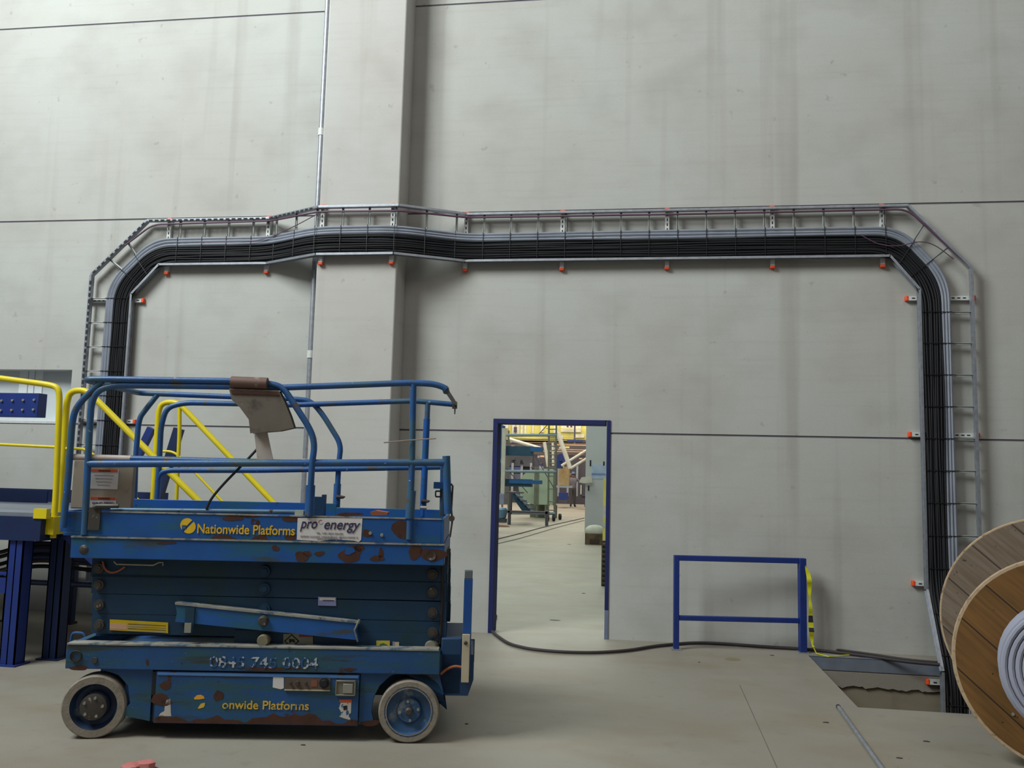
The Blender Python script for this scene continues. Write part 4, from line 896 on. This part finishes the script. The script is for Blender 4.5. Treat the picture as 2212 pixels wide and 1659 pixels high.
# banded yellow / white post just inside the right jamb
b = MB(); Yp = 20.0; x0 = atY(1302.5, 1100, Yp).x; x1 = atY(1316, 1100, Yp).x
zs = [atY(1304, y_, Yp).z for y_ in (1182, 1141, 1130, 1118, 1093, 1033)]
zs[0] = 0
for i in range(5): b.box(x0, x1, Yp, Yp+.1, zs[i], zs[i+1], i % 2)
tag(b.build('striped_post', ['brightyellow', 'offwhite']), 'yellow and white banded post just inside the right side of the doorway', 'post')
b = MB(); a = onfloor(1297, 1266)
for k in range(9):
    b.tube([(a.x+.02, a.y, .04+.07*k), (a.x+.3, a.y+.05, .04+.07*k)], .028, 8)
b.box(a.x+.01, a.x+.3, a.y+.01, a.y+.08, 0, .66); tag(b.build('ribbed_radiator', mat('dark_ribbed_brown', '5a5245', .8)), 'dark ribbed object on the floor behind the right door jamb', 'crate')
# scaffold tower
YS = 30.0; g0 = onfloor(1190, 1126); YS = g0.y
sc = empty('scaffold_tower', (g0.x, YS, 0), 0, 'olive wheeled scaffold tower with blue-grey rails in the hall', 'scaffold')
def scp(fn, name, m):
    b = MB(); fn(b); o = b.build(name, m, sc); 
    for v in o.data.vertices: v.co -= sc.location
    return o
def S_(x_, y_, dy=0): return atY(x_, y_, YS+dy)
def sbar(pts, r=.03): return lambda b: b.tube([S_(*p) for p in pts], r, 6)
for pts in ([(1186, 912), (1184, 1118)], [(1202, 912), (1199, 1118)], [(1084, 912), (1085, 1108)], [(1099, 930, 1.5), (1098, 1108, 1.5)]): scp(sbar(pts, .035), 'upright', 'olive')
for k in range(22):
    y_ = 918+9.2*k
    if 1010 < y_ < 1100 and k % 3: continue
    scp(sbar([(1186, y_), (1201, y_)], .02), 'rung', 'olive')
for pts in ([(1084, 940), (1202, 940)], [(1084, 1018), (1202, 1019)], [(1084, 1108), (1200, 1109)]): scp(sbar(pts, .05), 'cross_tube', mat('blue_grey_tube_far', '71838c', .5, .2))
for pts in ([(1150, 975), (1200, 1060)], [(1084, 1000), (1140, 1065)], [(1162, 940), (1185, 915)]): scp(sbar(pts, .015), 'brace', 'darkgrey')
for px in (1183, 1196, 1203):
    p = S_(px, 1122); b = MB(); b.lathe([(-.04, 0), (-.04, .11), (.04, .11), (.04, 0)], (p.x-sc.location.x, (0 if px != 1203 else 1.2), .115), (1, .3, 0), 20); b.build('caster', 'black', sc)
# pale green reels/tank and crate-like cabinet behind the scaffold
Yd = 33.0
dr = empty('green_drum', (atY(1145, 1090, Yd).x, Yd, 0), 0, 'large pale green round reel behind the scaffold tower', 'reel')
r = (atY(1165, 1050, Yd)-atY(1128, 1050, Yd)).x
b = MB(); c0 = atY(1157, 1052, Yd); b.lathe([(0, 0), (0, r), (.25, r), (.25, 0)], (c0.x-dr.location.x, 0, c0.z), n=40, smooth=False); b.build('disc', 'palegreen', dr)
b = MB(); b.box(c0.x-dr.location.x-r*.3, c0.x-dr.location.x+r*.6, .02, .2, 0, .8); b.build('cradle', 'olive', dr)
cab = one('green_cabinet', [(1163, 1012, 1196, 1091, 32.4, .8)], 'palegreen', 'tall pale green cabinet with dark edges behind the scaffold tower', 'cabinet')
for r_ in ((1155, 1008, 1158, 1092), (1160, 1008, 1163, 1092), (1196, 1010, 1199, 1092)): onface(*r_, 32.4, 'olive', 'dark_edge', cab, .05)
for px in (1158, 1177, 1196):
    b = MB(); x0 = atY(px, 1092, 32.4).x; b.box(x0, x0+.07, 32.35, 32.45, 0, atY(1156, 1091, 32.4).z); b.box(x0, x0+.07, 33.0, 33.1, 0, atY(1156, 1091, 32.4).z); b.build('foot', 'olive', cab)
# blue cantilever arms on a blue mast at left
mast = empty('cantilever_rack', (atY(1072, 1100, 24).x, 24, 0), 0, 'steel blue cantilever rack with two arms inside the doorway on the left', 'rack')
def rel(o, par):
    for v in o.data.vertices: v.co -= par.location
    return o
def relbox(r_, m, name, par): b = MB(); BX(b, *r_); return rel(b.build(name, m, par), par)
relbox((1064, 918, 1084, 992, 24, .5), 'steelblue', 'mast', mast); relbox((1064, 992, 1069, 1200, 24, .3), 'navy', 'mast', mast); 
for r_ in ((1084, 963, 1150, 985, 24.2, .3), (1084, 1034, 1148, 1052, 24.2, .3)): relbox(r_, 'steelteal', 'arm', mast)
for r_ in ((1146, 965, 1171, 976, 24.15, .3), (1100, 1036, 1169, 1046, 24.15, .3)): relbox(r_, 'steelblue', 'arm_tip', mast)
relbox((1081, 1000, 1084, 1070, 23.9, .1), 'navy', 'frame', mast); relbox((1084.5, 925, 1089, 1075, 23.8, .1), 'offwhite', 'white_post', mast)
pn = relbox((1070, 991, 1081, 1012, 23.9, .05), 'palegreen', 'panel', mast); relbox((1070, 1016, 1081, 1064, 23.9, .05), 'palegreen', 'panel', mast)
relbox((1068, 1066, 1088, 1090, 23.7, .2), mat('lilac_grey_panel', '8b8fa8', .6), 'lower_panel', mast)
# blue compressor
g = onfloor(1080, 1128); cpz = empty('compressor', (g.x, g.y, 0), 0, 'rounded grey-blue compressor on a small wheel beside the left door jamb', 'compressor')
pxm = (atY(1090, 1100, g.y)-atY(1080, 1100, g.y)).x/10
b = MB(); b.lathe([(0, .0), (.0, .16), (.04, .21), (.3, .24), (.36, .2), (.38, 0)], (0, 0, .12), (0, 0, 1), 24); b.build('casing', mat('grey_blue_casing', '5d7d97', .4), cpz, bevel=0)
b = MB(); b.lathe([(-.03, 0), (-.03, .09), (.03, .09), (.03, 0)], (.29, 0, .1), (1, .2, 0), 20); b.build('wheel', 'black', cpz)
b = MB(); b.tube([(.2, 0, .3), (.3, 0, .28), (.34, 0, .2)], .015, 8); b.build('handle', 'galvlight', cpz)
b = MB(); b.box(-.2, .2, -.15, .25, .0, .12); b.build('base', 'darkgrey', cpz)
o = chunk('broken_pallet', onfloor(1082, 1138), .65, .4, .07, mat('brown_wood_scrap', '6b4d39', .9), 12); tag(o, 'brown broken wood pieces on the floor below the compressor', 'wood')
# steps and base frame
b = MB(); Yq = 28.5
b.prism([atY(1098, 1062, Yq), atY(1108, 1062, Yq), atY(1147, 1104, Yq), atY(1128, 1104, Yq)], (0, .8, 0)); 
stp = tag(b.build('metal_steps', 'steelteal'), 'dark teal sloping steel steps beneath the lower blue arm', 'steps')
for k in range(5): 
    t = k/4; q = atY(1110+32*t, 1066+34*t, Yq-.02); b = MB(); b.box(q.x-.02, q.x+.18, Yq-.1, Yq, q.z, q.z+.04); b.build('tread', 'darkgrey', stp)
one('skid_frame', [(1095, 1103, 1185, 1110, 27.6, .3), (1097, 1103, 1100, 1150, 27.6, .3), (1178, 1103, 1182, 1150, 27.6, .3), (1100, 1066, 1104, 1110, 27.8, .2), (1090, 1062, 1130, 1066, 27.8, .2)], 'darkgrey', 'dark low steel skid frame on the floor behind the steps', 'frame')
# machinery further back
gt = empty('overhead_gantry', (atY(1160, 1000, 40).x, 40, 0), 0, 'peach and grey overhead gantry crossing the far hall', 'gantry')
for r_ in ((1090, 955, 1270, 958, 46, .2), (1090, 972, 1270, 977, 46, .2), (1180, 944, 1270, 946, 44, .2), (1200, 959, 1275, 963, 42, .2), (1205, 970, 1275, 973, 42, .2)): relbox(r_, 'pinkbeam', 'beam', gt)
for a0, a1, r in (((1205, 935), (1232, 1012), .11), ((1213, 1006), (1268, 972), .06), ((1232, 1012), (1268, 990), .06), ((1098, 948), (1172, 970), .08), ((1176, 955), (1184, 1008), .08), ((1194, 955), (1195, 1006), .06)):
    b = MB(); b.tube([atY(*a0, 41.5), atY(*a1, 41.5)], r, 8); rel(b.build('diagonal_brace', 'offwhite', gt), gt)
for px in (1095, 1185, 1268):
    b = MB(); q = atY(px, 1000, 46.1); b.box(q.x-.1, q.x+.1, 46.05, 46.3, 0, atY(px, 955, 46).z); rel(b.build('leg', 'darkgrey', gt), gt)
pr_ = empty('process_line', (atY(1160, 1000, 50).x, 50, 0), 0, 'long dark production machine stretching across the far hall', 'machine')
for r_, m_ in (((1070, 985, 1280, 1110, 50, 1.5), 'darkgrey'), ((1090, 958, 1280, 985, 51, 1.0), mat('dark_brown_machine', '574c4a', .7)), ((1084, 1008, 1126, 1020, 49.5, .4), mat('violet_blue_panel', '4b568f', .6)), ((1084, 1022, 1125, 1036, 49.5, .4), mat('slate_panel', '5b5f73', .6)), ((1088, 978, 1150, 1008, 49.7, .3), mat('charcoal_panel', '4d4f57', .7)), ((1210, 964, 1230, 968, 48.5, .4), 'brightyellow'), ((1225, 950, 1258, 955, 48.5, .4), 'navy')):
    relbox(r_, m_, 'module', pr_)
rr = random.Random(11)
for k in range(26):
    x_ = 1092+rr.uniform(0, 165); y_ = 950+rr.uniform(0, 60); relbox((x_, y_, x_+rr.uniform(3, 9), y_+rr.uniform(2, 6), 48.9+rr.uniform(0, .5), .3), rr.choice(['darkgrey', 'offwhite', 'galv', 'black', 'pinkbeam', 'navy', 'olive']), 'fitting', pr_)
for k in range(9):
    x_ = 1085+20*k; relbox((x_, 1000, x_+3, 1072, 49.2, .1), 'galv', 'upright', pr_)
yw = empty('yellow_enclosure', (atY(1150, 930, 56).x, 56, 0), 0, 'bright yellow machine enclosure high up at the far end of the hall', 'enclosure')
relbox((1100, 895, 1270, 950, 56, 1), 'brightyellow', 'panel', yw)
for r_ in ((1072, 912, 1098, 925), (1106, 914, 1112, 940), (1116, 914, 1121, 940), (1125, 914, 1129, 940), (1212, 915, 1255, 934), (1133, 915, 1137, 938), (1150, 914, 1153, 936), (1168, 914, 1174, 934), (1196, 916, 1206, 940), (1200, 941, 1216, 948), (1240, 938, 1262, 946)): relbox((*r_, 55.9, .05), mat('white_window_panel', 'e6e2cf', .5), 'window', yw)
for r_ in ((1180, 925, 1270, 928, 55.5, .1), (1180, 912, 1183, 944, 55.5, .1), (1224, 918, 1228, 923, 55.5, .1), (1232, 918, 1236, 923, 55.5, .1), (1110, 922, 1116, 934, 55.6, .1), (1240, 915, 1242, 1000, 53.8, .1)): relbox(r_, 'darkgrey' if r_[0] > 1200 or r_[0] < 1120 else 'brightyellow', 'fitting', yw)
relbox((1070, 950, 1280, 1110, 57, .5), 'darkgrey', 'base', yw)
one('blue_motor', [(1203, 982, 1214, 1012, 43, .5), (1208, 980, 1224, 996, 42.8, .5)], 'navy', 'bright blue motor unit above the cardboard box far down the hall', 'motor')
b = MB(); a = atY(1207, 1008, 44); c = atY(1229, 1049, 44); b.box(a.x, c.x, 44, 44.5, c.z, a.z); tag(b.build('cardboard_box', 'cartan'), 'tan cardboard box on the bench behind the standing person', 'box')
tb_ = empty('work_bench', (atY(1215, 1080, 43.9).x, 43.9, 0), 0, 'low bench carrying the cardboard box beside the person', 'bench')
relbox((1200, 1049, 1236, 1054, 43.8, .8), 'galv', 'top', tb_); relbox((1201, 1054, 1203, 1086, 43.8, .1), 'darkgrey', 'leg', tb_); relbox((1233, 1054, 1235, 1086, 43.8, .1), 'darkgrey', 'leg', tb_)
one('blue_crate', [(1207, 1064, 1226, 1079, 43.3, .4)], 'navy', 'blue crate under the bench beside the person', 'crate')
one('floor_bin', [(1207, 1080, 1226, 1088, 43.2, .4)], 'darkgrey', 'dark low trolley under the blue crate', 'trolley')
b = MB(); BX(b, 1254, 1045, 1264, 1072, 42, .5); BX(b, 1251, 1062, 1270, 1076, 42.6, .5); BX(b, 1254, 1048, 1256, 1068, 41.9, .1, 1)
tag(b.build('dark_trolley', ['darkgrey', 'offwhite']), 'dark cluttered trolley between the person and the pale column', 'trolley')
# hoses across the hall floor
for pts, lb in (([(1040, 1172), (1110, 1156), (1180, 1137), (1262, 1119)], 'dark hose lying diagonally across the hall floor, nearer one'), ([(1040, 1182), (1120, 1164), (1200, 1140), (1262, 1124)], 'thin pale cable lying beyond the hose on the hall floor')):
    b = MB(); b.tube(fillet([onfloor(*p, .012) for p in pts], 1.5), (.013 if 'nearer' in lb else .008), 6); tag(b.build('floor_hose', 'darkgrey' if 'nearer' in lb else 'olive'), lb, 'hose')
for i, (px, py, s) in enumerate(((1198, 1340, .14), (1230, 1176, .12), (1261, 1282, .06))):
    tag(chunk('debris', onfloor(px, py), s, s*.35, .008, 'hub', 95+i), ('dark flake on the hall floor just inside the doorway', 'small dark scrap on the hall floor in front of the brown box', 'tiny dark speck on the hall floor near the right jamb')[i], 'debris')

# ------------------------------------------------------------------ person walking down the hall
g = onfloor(1237, 1095); gy = g.y; PH = 1.80; k_ = PH/1.75
per = empty('person', (g.x, g.y, 0), math.radians(-8), 'person in grey work clothes and blue cap walking away down the hall', 'person')
V = []; E_ = []; Rd = []
def J(p, r, par=None):
    V.append(tuple(c*k_ for c in p)); Rd.append(r*k_); i = len(V)-1
    if par is not None: E_.append((par, i))
    return i
pel = J((0, 0, .95), .15); sp1 = J((0, .01, 1.10), .145, pel); ch1 = J((0, .02, 1.28), .175, sp1); nk = J((0, .03, 1.46), .07, ch1); hd0 = J((0, .04, 1.53), .06, nk); hd1 = J((0, .05, 1.60), .092, hd0); hd2 = J((0, .05, 1.69), .085, hd1)
for sx, fy in ((-1, -.12), (1, .10)):
    hp = J((sx*.085, 0, .90), .105, pel); kn = J((sx*.085, fy*.3+.04, .50), .078, hp); an = J((sx*.075, fy, .10), .055, kn); he = J((sx*.075, fy+.02, .045), .045, an); to = J((sx*.115, fy+.17, .035), .034, he)
def handf(w0, dirv, side):
    d = Vector(dirv).normalized(); s = d.cross(Vector((0, 1, 0))).normalized() if abs(d.y) < .9 else Vector((1, 0, 0))
    w0v = Vector(V[w0])/k_; pl = J(w0v+d*.07, .03, w0)
    for q in range(4):
        b0 = w0v+d*.09+s*(q-1.5)*.02; l = (.06, .075, .08, .065)[q]; f0 = J(b0, .010, pl); f1_ = J(b0+d*l*.5+Vector((0, .008, 0)), .009, f0); J(b0+d*l+Vector((0, .022, 0)), .008, f1_)
    t0 = J(w0v+d*.04+s*.035, .011, w0); J(w0v+d*.075+s*.055, .009, t0)
shl = J((-.20, .02, 1.40), .08, ch1); ell = J((-.38, .03, 1.33), .06, shl); wrl = J((-.24, .10, 1.55), .033, ell); handf(wrl, (.6, 0, .8), -1)
shr = J((.20, .02, 1.40), .08, ch1); elr = J((.34, .08, 1.24), .06, shr); wrr = J((.52, .16, 1.30), .033, elr); handf(wrr, (1, .3, .1), 1)
me = bpy.data.meshes.new('body'); me.from_pydata(V, E_, []); ob = bpy.data.objects.new('body', me); COL.objects.link(ob)
sk = ob.modifiers.new('skin', 'SKIN'); sk.use_smooth_shade = True
for i, sv in enumerate(me.skin_vertices[0].data): sv.radius = (Rd[i], Rd[i]*(.78 if i in (pel, sp1, ch1) else 1)); sv.use_root = (i == pel)
ss = ob.modifiers.new('sub', 'SUBSURF'); ss.levels = 2; ss.render_levels = 2
bpy.context.view_layer.update()
me2 = bpy.data.meshes.new_from_object(ob.evaluated_get(bpy.context.evaluated_depsgraph_get())); bpy.data.objects.remove(ob)
me2.materials.clear()
for m_ in (mat('skin', 'a9806c', .6), M['person_shirt'], mat('dark_trousers', '4d4a4f', .85), mat('dark_shoes', '2b2828', .7)): me2.materials.append(m_)
for p in me2.polygons:
    c = p.center/k_; p.use_smooth = True; z = c.z
    hand = (c.x > .50) or (c.x > -.30 and c.x < -.08 and z > 1.555 and c.y > .085)
    p.material_index = 0 if (z > 1.475 and abs(c.x) < .12) or hand else 1 if z > .96 else 2 if z > .085 else 3
bod = bpy.data.objects.new('body', me2); COL.objects.link(bod); bod.parent = per
b = MB(); b.lathe([(-.01, .105), (.04, .108), (.09, .08), (.11, .03), (.113, 0)], (0, .052*k_, 1.66*k_), (0, 0, 1), 20); b.prism([(-.07, .14, 1.70), (.07, .14, 1.70), (.05, .22, 1.69), (-.05, .22, 1.69)], (0, 0, .012)); b.build('cap', mat('blue_cap', '5c7191', .7), per)
b = MB(); b.lathe([(-.07, .088), (0, .101)], (0, .045*k_, 1.66*k_), (0, 0, 1), 18); b.build('hair', mat('brown_hair', '3b2d26', .9), per)
b = MB(); b.lathe([(0, .012), (.025, .001)], (0, .05+.095*k_, 1.61*k_), (0, 1, 0), 8); b.build('nose', mat('skin', 'a9806c', .6), per)
